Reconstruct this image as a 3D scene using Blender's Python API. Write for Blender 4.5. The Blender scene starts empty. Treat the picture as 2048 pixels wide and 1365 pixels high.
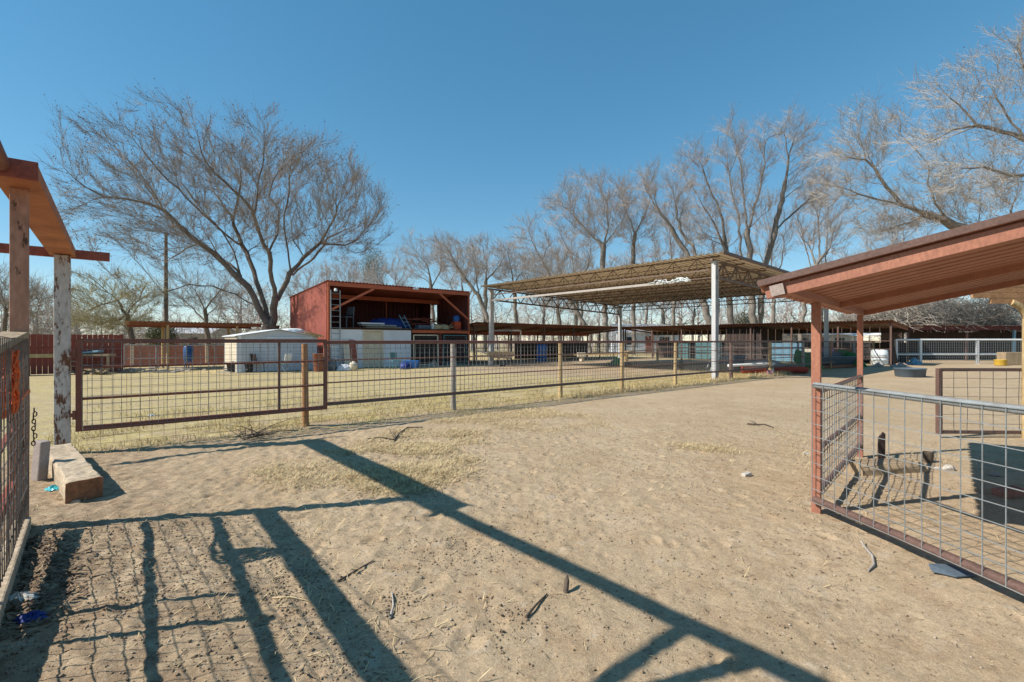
import bpy, math, random
import numpy as np
from mathutils import Vector

random.seed(7)
rng = np.random.default_rng(11)
PI = math.pi
scene = bpy.context.scene
col = scene.collection

# ------------------------------------------------------------------ camera
F, H = 985.0, 1.5
cd = bpy.data.cameras.new("camera")
cd.sensor_width = 36.0
cd.lens = F / 2048 * 36.0
cd.clip_start = 0.05
cd.clip_end = 6000
cam = bpy.data.objects.new("camera", cd)
cam.location = (0, 0, H)
cam.rotation_euler = (PI / 2, 0, 0)
col.objects.link(cam)
scene.camera = cam

# the yard's own grid: fence direction B, gateway direction A
B = Vector((0.758, 0.652, 0)).normalized()
A = Vector((-0.652, 0.758, 0)).normalized()
Z = Vector((0, 0, 1))
V = Vector


def gxy(px, dy):                      # ground point seen dy below the horizon of the survey photo
    return V(((px - 1024) * H / dy, F * H / dy, 0))


def at(px, Y, py=None):
    return V(((px - 1024) / F * Y, Y, 0 if py is None else H + (682 - py) / F * Y))


# ------------------------------------------------------------------ materials
MATS = {}


def nd(nt, t, **kw):
    n = nt.nodes.new(t)
    for k, v in kw.items():
        setattr(n, k, v)
    return n


def mat(name, c1, c2=None, scale=6.0, rough=0.75, metal=0.0, bump=0.15, bscale=40.0, stretch=(1, 1, 1),
        spots=None, spot_scale=8.0, spot_lo=0.58, spot_hi=0.64, grain=0.25, spec=0.3, coords="Object", transl=0.0):
    if name in MATS:
        return MATS[name]
    m = bpy.data.materials.new(name)
    m.use_nodes = True
    nt = m.node_tree
    L = nt.links.new
    b = nt.nodes["Principled BSDF"]
    tc = nd(nt, "ShaderNodeTexCoord")
    mp = nd(nt, "ShaderNodeMapping")
    mp.inputs["Scale"].default_value = stretch
    L(tc.outputs[coords], mp.inputs["Vector"])
    n1 = nd(nt, "ShaderNodeTexNoise")
    n1.inputs["Scale"].default_value = scale
    n1.inputs["Detail"].default_value = 6
    n1.inputs["Roughness"].default_value = 0.65
    L(mp.outputs[0], n1.inputs["Vector"])
    rp = nd(nt, "ShaderNodeMapRange")
    rp.inputs["From Min"].default_value = 0.32
    rp.inputs["From Max"].default_value = 0.68
    L(n1.outputs[0], rp.inputs["Value"])
    mx = nd(nt, "ShaderNodeMix", data_type="RGBA")
    c2 = c2 or tuple(x * 0.7 for x in c1)
    mx.inputs["A"].default_value = (*c1, 1)
    mx.inputs["B"].default_value = (*c2, 1)
    L(rp.outputs[0], mx.inputs["Factor"])
    out = mx.outputs["Result"]
    if spots:
        n3 = nd(nt, "ShaderNodeTexNoise")
        n3.inputs["Scale"].default_value = spot_scale
        n3.inputs["Detail"].default_value = 8
        n3.inputs["Roughness"].default_value = 0.7
        L(mp.outputs[0], n3.inputs["Vector"])
        r3 = nd(nt, "ShaderNodeMapRange")
        r3.inputs["From Min"].default_value = spot_lo
        r3.inputs["From Max"].default_value = spot_hi
        L(n3.outputs[0], r3.inputs["Value"])
        m3 = nd(nt, "ShaderNodeMix", data_type="RGBA")
        m3.inputs["B"].default_value = (*spots, 1)
        L(out, m3.inputs["A"])
        L(r3.outputs[0], m3.inputs["Factor"])
        out = m3.outputs["Result"]
    n2 = nd(nt, "ShaderNodeTexNoise")
    n2.inputs["Scale"].default_value = bscale
    n2.inputs["Detail"].default_value = 5
    L(mp.outputs[0], n2.inputs["Vector"])
    g = nd(nt, "ShaderNodeMapRange")
    g.inputs["From Min"].default_value = 0.3
    g.inputs["From Max"].default_value = 0.7
    g.inputs["To Min"].default_value = 1 - grain
    g.inputs["To Max"].default_value = 1 + grain
    L(n2.outputs[0], g.inputs["Value"])
    ml = nd(nt, "ShaderNodeMix", data_type="RGBA", blend_type="MULTIPLY")
    ml.inputs["Factor"].default_value = 1
    L(out, ml.inputs["A"])
    L(g.outputs[0], ml.inputs["B"])
    L(ml.outputs["Result"], b.inputs["Base Color"])
    b.inputs["Roughness"].default_value = rough
    b.inputs["Metallic"].default_value = metal
    b.inputs["Specular IOR Level"].default_value = spec
    if bump:
        bp = nd(nt, "ShaderNodeBump")
        bp.inputs["Strength"].default_value = bump
        bp.inputs["Distance"].default_value = 0.01
        L(n2.outputs[0], bp.inputs["Height"])
        L(bp.outputs[0], b.inputs["Normal"])
    MATS[name] = m
    return m


M = {}
def dm(key, *a, **k):
    M[key] = mat(key, *a, **k)

dm("terracotta", (.37, .16, .1), (.28, .115, .075), 2, .65, 0, .1, 60, (1, 1, .5), (.22, .13, .1), 4, .6, .74, grain=.16)
dm("terracotta_under", (.4, .17, .105), (.3, .125, .08), 3, .6, 0, .08, 60, grain=.12)
dm("brown_pipe", (.22, .08, .052), (.15, .058, .042), 5, .55, .15, .1, 60, spots=(.22, .09, .04), spot_lo=.6, spot_hi=.7, grain=.2)
dm("brown_rail", (.16, .093, .073), (.115, .068, .055), 5, .55, .15, .1, 60, grain=.2)
dm("galv", (.32, .35, .355), (.25, .255, .25), 8, .5, .35, .05, 80, grain=.12)
dm("wire", (.24, .25, .25), (.15, .13, .12), 12, .6, .2, 0, 30, grain=.2)
dm("wire_dark", (.17, .145, .125), (.1, .085, .075), 12, .6, .2, 0, 30, grain=.2)
dm("white_peel", (.56, .52, .47), (.42, .37, .32), 4, .8, 0, .5, 30, (1, 1, .35), (.15, .065, .035), 13, .51, .57, grain=.18)
dm("tan_peel", (.45, .24, .16), (.34, .17, .11), 4, .8, 0, .5, 30, (1, 1, .35), (.1, .05, .03), 10, .56, .61, grain=.2)
dm("orange_plank", (.46, .18, .08), (.27, .09, .042), 3, .7, 0, .3, 24, (.6, .6, .6), (.2, .07, .03), 4, .62, .7, grain=.2)
dm("red_plank", (.3, .08, .045), (.22, .06, .04), 4, .7, 0, .2, 30, grain=.2)
dm("old_wood", (.36, .27, .17), (.25, .18, .11), 5, .85, 0, .5, 40, (1, 1, .25), (.12, .08, .05), 7, .62, .7, grain=.3)
dm("yellow_wood", (.5, .36, .18), (.36, .24, .11), 5, .8, 0, .4, 40, (1, 1, .2), (.14, .08, .04), 7, .62, .68, grain=.25)
dm("grey_wood", (.42, .38, .34), (.28, .24, .2), 5, .85, 0, .4, 40, (1, 1, .2), (.14, .1, .07), 7, .62, .68, grain=.25)
dm("tie_wood", (.5, .4, .28), (.36, .27, .18), 3, .9, 0, .8, 25, (1, 1, 1), (.16, .1, .06), 5, .6, .68, grain=.3)
dm("tie_end", (.3, .14, .07), (.16, .08, .045), 8, .9, 0, 1, 30, spots=(.5, .34, .2), spot_lo=.62, spot_hi=.66, grain=.3)
dm("concrete", (.36, .29, .25), (.28, .225, .195), 6, .9, 0, .3, 60, grain=.15)
dm("rock", (.5, .46, .4), (.36, .32, .28), 12, .9, 0, .6, 40, grain=.25)
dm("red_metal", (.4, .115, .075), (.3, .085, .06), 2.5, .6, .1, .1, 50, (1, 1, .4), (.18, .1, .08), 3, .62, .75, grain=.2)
dm("dark_and_shaded_red_metal", (.13, .035, .03), (.09, .025, .022), 2, .6, .1, .1, 50, grain=.2)  # dark red parts, and interior shade put into the barn's inner wall colour
dm("fence_red", (.24, .055, .035), (.17, .04, .03), 2.5, .7, 0, .1, 50, grain=.25)
dm("orange_steel", (.5, .135, .065), (.38, .1, .05), 3, .6, .1, .1, 50, grain=.15)
dm("tan_roof", (.34, .24, .14), (.26, .18, .11), 1.5, .6, .25, .1, 30, spots=(.2, .11, .06), spot_scale=2, spot_lo=.56, spot_hi=.7, grain=.15)
dm("tan_under", (.85, .79, .7), (.76, .68, .58), 1.5, .7, .05, .1, 30, spots=(.4, .25, .14), spot_scale=2, spot_lo=.6, spot_hi=.75, grain=.1)
dm("truss_steel", (.2, .135, .1), (.12, .085, .065), 3, .6, .2, 0, 30, grain=.2)
dm("white_steel", (.54, .54, .53), (.43, .42, .41), 3, .5, .1, .05, 50, spots=(.3, .16, .09), spot_scale=6, spot_lo=.66, spot_hi=.72, grain=.08)
dm("brown_roof", (.24, .15, .1), (.17, .1, .07), 1.5, .65, .2, .1, 30, spots=(.3, .2, .13), spot_scale=2, spot_lo=.55, spot_hi=.7, grain=.2)
dm("white_wall", (.72, .75, .79), (.6, .62, .66), 1.5, .7, 0, .1, 30, (1, 1, .5), (.4, .34, .28), 2.5, .66, .8, grain=.08)
dm("white_paint", (.8, .8, .78), (.7, .69, .66), 3, .6, 0, .05, 50, grain=.06)
dm("porch_wood", (.4, .22, .1), (.3, .15, .07), 5, .8, 0, .3, 40, grain=.25)
dm("grey_beam", (.42, .38, .34), (.34, .3, .27), 4, .7, .1, .1, 40, grain=.15)
dm("shed_white", (.52, .55, .6), (.43, .46, .5), 1.5, .7, 0, .1, 30, (1, 1, .5), (.36, .33, .3), 2.5, .66, .8, grain=.08)
dm("cream", (.66, .58, .45), (.55, .47, .35), 3, .7, 0, .1, 40, grain=.12)
dm("brick", (.36, .15, .1), (.28, .12, .085), 3, .9, 0, .3, 20, spots=(.42, .3, .22), spot_scale=3, spot_lo=.6, spot_hi=.7, grain=.25)
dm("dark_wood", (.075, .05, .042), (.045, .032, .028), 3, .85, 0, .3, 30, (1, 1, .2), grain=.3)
dm("blue_plastic", (.03, .14, .42), (.025, .11, .34), 4, .45, 0, .03, 40, grain=.1)
dm("pale_blue", (.17, .32, .42), (.14, .26, .34), 4, .5, 0, .03, 40, grain=.1)
dm("tarp_blue", (.02, .05, .24), (.015, .035, .16), 3, .6, 0, .4, 10, grain=.2)
dm("teal", (.085, .2, .21), (.07, .16, .17), 3, .6, 0, .05, 40, grain=.15)
dm("green_paint", (.06, .22, .07), (.05, .17, .06), 4, .5, 0, .05, 40, grain=.15)
dm("black_rubber", (.025, .026, .03), (.04, .04, .042), 4, .7, 0, .2, 40, grain=.2)
dm("slate_plastic", (.1, .13, .16), (.075, .1, .125), 4, .55, 0, .05, 40, grain=.15)
dm("white_plastic", (.72, .76, .76), (.62, .66, .67), 4, .4, 0, .03, 40, grain=.08)
dm("pink", (.5, .2, .26), (.4, .16, .22), 4, .6, 0, .05, 40, grain=.1)
dm("orange_net", (.75, .16, .035), (.6, .11, .03), 9, .6, 0, .2, 40, grain=.2)
dm("orange_plastic", (.5, .09, .04), (.42, .07, .03), 4, .5, 0, .05, 40, grain=.1)
dm("yellow_plastic", (.62, .4, .05), (.5, .32, .05), 4, .5, 0, .05, 40, grain=.1)
dm("red_paint", (.42, .07, .045), (.32, .05, .035), 4, .55, 0, .05, 40, spots=(.2, .08, .05), spot_lo=.62, spot_hi=.7, grain=.15)
dm("rust", (.3, .11, .055), (.18, .07, .04), 5, .8, .1, .3, 40, grain=.3)
dm("chain", (.09, .075, .065), (.14, .08, .05), 20, .5, .6, .1, 60, grain=.2)
dm("bark_brown", (.2, .155, .12), (.12, .092, .072), 1.5, .95, 0, .8, 12, (1, 1, .3), grain=.35)
dm("twig_brown", (.325, .275, .225), (.24, .2, .165), 1, .9, 0, 0, 8, grain=.15)
dm("bark_grey", (.26, .225, .19), (.16, .138, .118), 1.5, .95, 0, .8, 12, (1, 1, .3), grain=.35)
dm("twig_grey", (.44, .385, .345), (.34, .29, .26), .6, .9, 0, 0, 8, grain=.15)
dm("twig_pale", (.45, .395, .335), (.33, .285, .24), .8, .9, 0, 0, 8, grain=.15)
dm("twig_olive", (.44, .4, .25), (.36, .32, .19), .6, .9, 0, 0, 8, grain=.2)
dm("dead_leaf", (.26, .18, .11), (.15, .1, .065), 2, .9, 0, 0, 8, grain=.2)
dm("evergreen", (.1, .11, .055), (.16, .155, .09), .8, .9, 0, 0, 8, grain=.3)
dm("stick_wood", (.13, .095, .07), (.08, .06, .045), 20, .9, 0, .5, 80, grain=.3)
dm("straw", (.64, .5, .28), (.44, .33, .18), 4, .9, 0, 0, 30, grain=.3)
dm("dry_grass", (.5, .4, .18), (.4, .31, .14), 2, .9, 0, 0, 30, grain=.3)
dm("clod", (.3, .22, .14), (.2, .14, .09), 30, .95, 0, .4, 80, grain=.3)
dm("pebble", (.46, .38, .29), (.26, .2, .15), 9, .9, 0, .2, 80, grain=.3)
dm("fluff", (.6, .57, .5), (.45, .42, .37), 30, .9, 0, 0, 80, grain=.2)
dm("teal_plastic", (.07, .5, .55), (.06, .4, .46), 9, .4, 0, .1, 50, grain=.1)
dm("glass_dark", (.02, .025, .03), (.03, .035, .04), 3, .2, 0, 0, 30, grain=.1)
dm("lamp_white", (.7, .7, .68), (.62, .62, .6), 5, .4, 0, 0, 40, grain=.05)
dm("far_roof", (.5, .5, .5), (.42, .42, .43), 1, .7, 0, 0, 20, grain=.1)
dm("far_wall", (.5, .45, .38), (.42, .38, .32), 1, .8, 0, 0, 20, grain=.1)


# ------------------------------------------------------------------ mesh builder
class MB:
    def __init__(s):
        s.v, s.f, s.n, s.smooth = [], [], 0, []

    def add(s, verts, faces, smooth=False):
        o = s.n
        s.v.extend(tuple(p) for p in verts)
        s.n += len(verts)
        s.f.extend(tuple(i + o for i in f) for f in faces)
        s.smooth.extend([smooth] * len(faces))
        return s

    def frame_box(s, c, ax, ay, az):          # centre and three half-axis vectors
        c, ax, ay, az = V(c), V(ax), V(ay), V(az)
        p = [c + sx * ax + sy * ay + sz * az for sz in (-1, 1) for sx, sy in ((-1, -1), (1, -1), (1, 1), (-1, 1))]
        return s.add(p, [(3, 2, 1, 0), (4, 5, 6, 7), (0, 1, 5, 4), (1, 2, 6, 5), (2, 3, 7, 6), (3, 0, 4, 7)])

    def box(s, base, w, d, h, ux=B, tilt=None):     # base centre on the ground, w along ux, d across
        uy = Z.cross(ux)
        return s.frame_box(V(base) + Z * h / 2, ux * w / 2, uy * d / 2, Z * h / 2)

    def bar(s, p0, p1, w, h, up=Z):
        p0, p1 = V(p0), V(p1)
        d = (p1 - p0)
        L = d.length
        d.normalize()
        side = d.cross(up)
        if side.length < 1e-4:
            side = d.cross(V((1, 0, 0))) if abs(d.x) < .9 else d.cross(V((0, 1, 0)))
        side.normalize()
        u2 = side.cross(d).normalized()
        return s.frame_box((p0 + p1) / 2, d * L / 2, side * w / 2, u2 * h / 2)

    def post(s, base, w, h, ux=B, d=None):
        return s.box(base, w, d or w, h, ux)

    def tube(s, pts, r, n=8, cap=True):
        pts = [V(p) for p in pts]
        k = len(pts)
        rr = r if isinstance(r, (list, tuple)) else [r] * k
        vs, fs = [], []
        ref = None
        for i, p in enumerate(pts):
            t = (pts[min(i + 1, k - 1)] - pts[max(i - 1, 0)]).normalized()
            if ref is None:
                ref = t.orthogonal().normalized()
            else:
                ref = (ref - t * ref.dot(t))
                ref = ref.normalized() if ref.length > 1e-5 else t.orthogonal().normalized()
            b2 = t.cross(ref)
            for j in range(n):
                a = 2 * PI * j / n
                vs.append(p + (ref * math.cos(a) + b2 * math.sin(a)) * rr[i])
        for i in range(k - 1):
            for j in range(n):
                j2 = (j + 1) % n
                fs.append((i * n + j, i * n + j2, (i + 1) * n + j2, (i + 1) * n + j))
        s.add(vs, fs, n > 4)
        if cap:
            s.add(vs[:n][::-1], [tuple(range(n))])
            s.add(vs[-n:], [tuple(range(n))])
        return s

    def lathe(s, c, prof, n=18, sx=1, sy=1, axis=None, ux=None):   # prof: (radius, height) pairs
        c = V(c)
        az = V(axis).normalized() if axis else Z
        ax = V(ux) if ux else az.orthogonal().normalized()
        ay = az.cross(ax)
        vs, fs = [], []
        for r, z in prof:
            for j in range(n):
                a = 2 * PI * j / n
                vs.append(c + ax * math.cos(a) * r * sx + ay * math.sin(a) * r * sy + az * z)
        for i in range(len(prof) - 1):
            for j in range(n):
                j2 = (j + 1) % n
                fs.append((i * n + j, i * n + j2, (i + 1) * n + j2, (i + 1) * n + j))
        s.add(vs, fs, True)
        s.add(vs[:n][::-1], [tuple(range(n))])
        s.add(vs[-n:], [tuple(range(n))])
        return s

    def prism(s, poly, ext):                # planar polygon of 3-D points, extruded by ext
        poly = [V(p) for p in poly]
        ext = V(ext)
        k = len(poly)
        vs = poly + [p + ext for p in poly]
        fs = [tuple(range(k))[::-1], tuple(range(k, 2 * k))]
        fs += [(i, (i + 1) % k, (i + 1) % k + k, i + k) for i in range(k)]
        return s.add(vs, fs)

    def corr(s, p, U, Vv, pitch=.1, amp=.012, th=.004, kind="sine", segs=6):
        """corrugated sheet: corner p, U across the ribs, Vv along them"""
        p, U, Vv = V(p), V(U), V(Vv)
        L = U.length
        u = U.normalized()
        nrm = u.cross(Vv).normalized()
        prof = []
        if kind == "sine":
            k = max(2, int(L / pitch * segs))
            for i in range(k + 1):
                x = L * i / k
                prof.append((x, amp * math.sin(2 * PI * x / pitch)))
        else:                               # box ribs
            x = 0.0
            while x < L - 1e-6:
                for fx, y in (((0, 0), (.5, 0), (.62, amp), (.88, amp)) if kind == 'box' else ((0, 0), (.24, 0), (.3, amp), (.94, amp)) if kind == 'deep' else ((0, 0), (.6, 0), (.66, amp), (.8, amp), (.86, 0))):
                    if x + fx * pitch < L:
                        prof.append((x + fx * pitch, y))
                x += pitch
            prof.append((L, 0))
        k = len(prof)
        top = [p + u * x + nrm * y for x, y in prof]
        vs = top + [q + Vv for q in top] + [q - nrm * th for q in top] + [q - nrm * th + Vv for q in top]
        fs = []
        for i in range(k - 1):
            fs += [(i, i + 1, k + i + 1, k + i), (2 * k + i + 1, 2 * k + i, 3 * k + i, 3 * k + i + 1),
                   (i + 1, i, 2 * k + i, 2 * k + i + 1), (k + i, k + i + 1, 3 * k + i + 1, 3 * k + i)]
        fs += [(0, k, 3 * k, 2 * k), (k - 1, 3 * k - 1, 4 * k - 1, 2 * k - 1)]
        return s.add(vs, fs, False)

    def build(s, name, m, parent=None, root=None, bevel=0):
        me = bpy.data.meshes.new(name)
        off = V((0, 0, 0))
        q = parent
        while q is not None:
            off += q.location
            q = q.parent
        if root is not None:
            off = V(root)
        me.from_pydata([(a - off.x, b - off.y, c - off.z) for a, b, c in s.v], [], s.f)
        me.polygons.foreach_set("use_smooth", s.smooth)
        me.update()
        o = bpy.data.objects.new(name, me)
        me.materials.append(m)
        col.objects.link(o)
        if parent is not None:
            o.parent = parent
        elif root is not None:
            o.location = off
        if bevel:
            b = o.modifiers.new("bevel", "BEVEL")
            b.width = bevel
            b.segments = 2
            b.limit_method = "ANGLE"
        return o


def tag(o, label=None, cat=None, group=None, kind=None):
    if label: o["label"] = label
    if cat: o["category"] = cat
    if group: o["group"] = group
    if kind: o["kind"] = kind
    return o


def empty(name, loc, label, cat, group=None, rz=0):
    o = bpy.data.objects.new(name, None)
    o.empty_display_size = .2
    o.location = V(loc)
    o.rotation_euler = (0, 0, rz)
    col.objects.link(o)
    return tag(o, label, cat, group)


def copy_tree(o, parent=None):
    c = o.copy()
    col.objects.link(c)
    if parent is not None:
        c.parent = parent
    for ch in list(o.children):
        copy_tree(ch, c)
    return c


def np_mesh(name, verts, faces, m, parent=None, loc=None, smooth=False):
    """verts (N,3), faces (K,n) arrays"""
    me = bpy.data.meshes.new(name)
    n = faces.shape[1]
    me.vertices.add(len(verts))
    me.vertices.foreach_set("co", np.asarray(verts, np.float32).ravel())
    me.loops.add(faces.size)
    me.loops.foreach_set("vertex_index", faces.astype(np.int32).ravel())
    me.polygons.add(len(faces))
    me.polygons.foreach_set("loop_start", np.arange(0, faces.size, n, dtype=np.int32))
    me.polygons.foreach_set("use_smooth", np.full(len(faces), smooth))
    me.update(calc_edges=True)
    me.materials.append(m)
    o = bpy.data.objects.new(name, me)
    col.objects.link(o)
    if parent is not None: o.parent = parent
    if loc is not None: o.location = loc
    return o


def mesh_wires(mb, o, U, Vv, nu, nv, r=.003, jit=.0):
    """welded wire panel: corner o, extent U and Vv, nu verticals and nv horizontals"""
    o, U, Vv = V(o), V(U), V(Vv)
    nrm = U.cross(Vv).normalized()
    for i in range(nu + 1):
        a = o + U * (i / nu)
        j1 = nrm * random.uniform(-jit, jit)
        if jit:
            mid = a + Vv * random.uniform(.4, .6) + j1 + U.normalized() * random.uniform(-jit, jit)
            mb.tube([a, mid, a + Vv], r, 4, False)
        else:
            mb.bar(a, a + Vv, r * 2, r * 2, nrm)
    for i in range(nv + 1):
        a = o + Vv * (i / nv) + nrm * r * 1.7
        if jit:
            k = 8
            mb.tube([a + U * (q / k) + Z * random.uniform(-jit, jit) + nrm * random.uniform(-jit, jit) for q in range(k + 1)], r, 4, False)
        else:
            mb.bar(a, a + U, r * 2, r * 2, nrm)
    return mb

# ------------------------------------------------------------------ light
SUN_TO = V((-1.13, -0.28, 1.0)).normalized()
sl = bpy.data.lights.new("sun", "SUN")
sl.energy = 4.2
sl.angle = math.radians(.55)
sl.color = (1, .945, .86)
so = bpy.data.objects.new("sun", sl)
so.rotation_euler = SUN_TO.to_track_quat("Z", "Y").to_euler()
so.location = (-20, -6, 30)
col.objects.link(so)
w = bpy.data.worlds.new("World")
scene.world = w
w.use_nodes = True
nt = w.node_tree
bg = nt.nodes["Background"]
sky = nd(nt, "ShaderNodeTexSky", sky_type="NISHITA")
sky.sun_disc = False
sky.sun_elevation = math.asin(SUN_TO.z)
sky.sun_rotation = math.atan2(SUN_TO.x, SUN_TO.y)
sky.altitude = 1500
sky.air_density = 1.0
sky.dust_density = 0
sky.ozone_density = 2.0
hs = nd(nt, "ShaderNodeHueSaturation")
hs.inputs["Hue"].default_value = .487
hs.inputs["Saturation"].default_value = 1.55
hs.inputs["Value"].default_value = 1.06
gmn = nd(nt, "ShaderNodeGamma")
gmn.inputs[1].default_value = .65
nt.links.new(sky.outputs[0], gmn.inputs[0])
nt.links.new(gmn.outputs[0], hs.inputs["Color"])
nt.links.new(hs.outputs[0], bg.inputs[0])
bg.inputs[1].default_value = .15
scene.view_settings.view_transform = "Standard"
scene.view_settings.look = "None"
scene.view_settings.exposure = .68
scene.view_settings.gamma = 1

# ------------------------------------------------------------------ ground
def vn(x, y, seed):
    xi, yi = np.floor(x).astype(np.int64), np.floor(y).astype(np.int64)
    fx, fy = x - xi, y - yi
    fx, fy = fx * fx * (3 - 2 * fx), fy * fy * (3 - 2 * fy)

    def h(a, b):
        n = (a * 374761393 + b * 668265263 + seed * 144665) & 0x7fffffff
        n = ((n ^ (n >> 13)) * 1274126177) & 0x7fffffff
        return ((n ^ (n >> 16)) & 0xffff) / 65535.0
    return (h(xi, yi) * (1 - fx) + h(xi + 1, yi) * fx) * (1 - fy) + (h(xi, yi + 1) * (1 - fx) + h(xi + 1, yi + 1) * fx) * fy


prints = [(random.uniform(-3, 3.2), random.uniform(1.9, 8), random.uniform(.03, .075), random.uniform(0, PI)) for _ in range(150)]
prints += [gxy(860, 478).to_tuple()[:2] + (.09, 1.3), gxy(938, 592).to_tuple()[:2] + (.085, 1.2), gxy(930, 400).to_tuple()[:2] + (.09, .4)]


def ground_z(x, y):
    x, y = np.asarray(x, float), np.asarray(y, float)
    d = np.hypot(x, y)
    fade = np.clip((16 - d) / 8, 0, 1)
    left = np.clip((1.0 - x) / 3.0, 0, 1)                     # the trampled side by the gate is rougher
    z = (vn(x * .7, y * .7, 1) - .5) * .03 + (vn(x * 2.1, y * 2.1, 2) - .5) * .016
    z += (vn(x * 6, y * 6, 3) - .5) * (.009 + .009 * left) + (vn(x * 15, y * 15, 4) - .5) * (.007 + .007 * left) + (vn(x * 31, y * 31, 6) - .5) * (.006 + .006 * left)
    z += (np.abs(vn(x * 9 + 7, y * 9, 5) - .5)) * -.012 * (1 + left)
    for px, py, r, a in prints:
        m = (np.abs(x - px) < .3) & (np.abs(y - py) < .3)
        if m.any():
            c, s = math.cos(a), math.sin(a)
            dx, dy = x[m] - px, y[m] - py
            q = np.sqrt((dx * c + dy * s) ** 2 / 2.2 + (-dx * s + dy * c) ** 2) / r
            z[m] += np.where(q < 1, -.013 * (1 - q ** 4), .007 * np.exp(-((q - 1.15) / .22) ** 2))
    return z * fade - .012


def axis_pts(a, b, step, far, lo=None):
    m = np.arange(a, b, step)
    up, x, s = [], b, step
    while x < far:
        up.append(x); s *= 1.13; x += s
    up.append(far)
    dn, x, s = [], a, step
    while x > -far:
        s *= 1.13; x -= s; dn.append(x)
    return np.concatenate([np.array(dn)[::-1], m, np.array(up)])


gx = axis_pts(-5.2, 4.6, .022, 2500)
gy = axis_pts(1.7, 8.2, .022, 2500)
X, Y = np.meshgrid(gx, gy)
ZZ = ground_z(X.ravel(), Y.ravel())
nx, ny = len(gx), len(gy)
idx = np.arange(nx * ny).reshape(ny, nx)
fc = np.stack([idx[:-1, :-1].ravel(), idx[:-1, 1:].ravel(), idx[1:, 1:].ravel(), idx[1:, :-1].ravel()], 1)

gm = bpy.data.materials.new("ground_sand")
gm.use_nodes = True
nt = gm.node_tree
L = nt.links.new
bs = nt.nodes["Principled BSDF"]
geo = nd(nt, "ShaderNodeNewGeometry")


def noise(scale, detail=6, rough=.6, vec=None):
    n = nd(nt, "ShaderNodeTexNoise")
    n.inputs["Scale"].default_value = scale
    n.inputs["Detail"].default_value = detail
    n.inputs["Roughness"].default_value = rough
    L(vec or geo.outputs["Position"], n.inputs["Vector"])
    return n.outputs[0]


def rng_(v, a, b, c=0.0, d=1.0):
    n = nd(nt, "ShaderNodeMapRange")
    n.inputs[1].default_value, n.inputs[2].default_value = a, b
    n.inputs[3].default_value, n.inputs[4].default_value = c, d
    L(v, n.inputs[0])
    return n.outputs[0]


def mixc(f, a, b, mode="MIX"):
    n = nd(nt, "ShaderNodeMix", data_type="RGBA", blend_type=mode)
    if isinstance(f, float): n.inputs["Factor"].default_value = f
    else: L(f, n.inputs["Factor"])
    for k, c in (("A", a), ("B", b)):
        if isinstance(c, tuple): n.inputs[k].default_value = (*c, 1)
        else: L(c, n.inputs[k])
    return n.outputs["Result"]


def math_(op, a, b=0.0):
    n = nd(nt, "ShaderNodeMath", operation=op)
    for i, c in enumerate((a, b)):
        if isinstance(c, (int, float)): n.inputs[i].default_value = c
        else: L(c, n.inputs[i])
    return n.outputs[0]


def dotp(vec, off):
    s = nd(nt, "ShaderNodeVectorMath", operation="SUBTRACT")
    L(geo.outputs["Position"], s.inputs[0]); s.inputs[1].default_value = off
    d = nd(nt, "ShaderNodeVectorMath", operation="DOT_PRODUCT")
    L(s.outputs[0], d.inputs[0]); d.inputs[1].default_value = vec
    return d.outputs["Value"]


F0 = V((-6.07, 6.65, 0))
sand = mixc(rng_(noise(.45, 4), .35, .65), (.472, .358, .234), (.405, .297, .182))
sand = mixc(rng_(noise(2.3, 6, .7), .5, .72, 0, .75), sand, (.36, .24, .14))
sand = mixc(rng_(noise(3.4, 9, .8), .53, .63, 0, .55), sand, (.31, .213, .125))
sand = mixc(rng_(noise(9, 6, .75), .54, .68, 0, .65), sand, (.26, .175, .105))
sand = mixc(rng_(noise(5.5, 3), .6, .72, 0, .5), sand, (.5, .42, .33))
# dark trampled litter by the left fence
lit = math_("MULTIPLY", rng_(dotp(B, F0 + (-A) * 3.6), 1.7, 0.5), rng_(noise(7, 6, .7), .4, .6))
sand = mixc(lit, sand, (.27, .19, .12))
grass = mixc(rng_(noise(.55, 5), .38, .62), (.5, .40, .175), (.46, .36, .2))
grass = mixc(rng_(noise(1.9, 6, .7), .47, .64, 0, .9), grass, (.40, .30, .19))
grass = mixc(rng_(noise(14, 4, .8), .46, .66, 0, .75), grass, (.27, .21, .1))
grass = mixc(rng_(noise(4, 5, .7), .55, .68, 0, .7), grass, (.5, .44, .33))
edge = math_("ADD", dotp(A, F0), rng_(noise(1.4, 5), .3, .7, -1.1, .9))
c_ = mixc(rng_(edge, -.45, .35), sand, grass)
# bare lot under and round the tall open canopy
d1 = nd(nt, "ShaderNodeVectorMath", operation="DISTANCE")
L(geo.outputs["Position"], d1.inputs[0]); d1.inputs[1].default_value = (7.0, 31, 0)
lot = math_("ADD", d1.outputs["Value"], rng_(noise(.3, 4), .3, .7, -3, 3))
c_ = mixc(rng_(lot, 13, 10), c_, mixc(rng_(noise(.8, 5), .4, .6), (.41, .31, .2), (.35, .26, .17)))
far = nd(nt, "ShaderNodeVectorMath", operation="LENGTH")
L(geo.outputs["Position"], far.inputs[0])
c_ = mixc(rng_(far.outputs["Value"], 60, 90), c_, mixc(rng_(noise(.1, 4), .4, .6), (.4, .31, .17), (.28, .22, .14)))
fine = rng_(noise(160, 4, .75), .3, .7, .66, 1.34)
fine2 = rng_(noise(45, 5, .8), .3, .7, .8, 1.2)
spk = rng_(noise(58, 3, .6), .63, .7, 0, .65)
c_ = mixc(spk, c_, (.17, .115, .075))
spk2 = rng_(noise(75, 2, .5), .68, .73, 0, .6)
c_ = mixc(spk2, c_, (.62, .54, .45))
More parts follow.
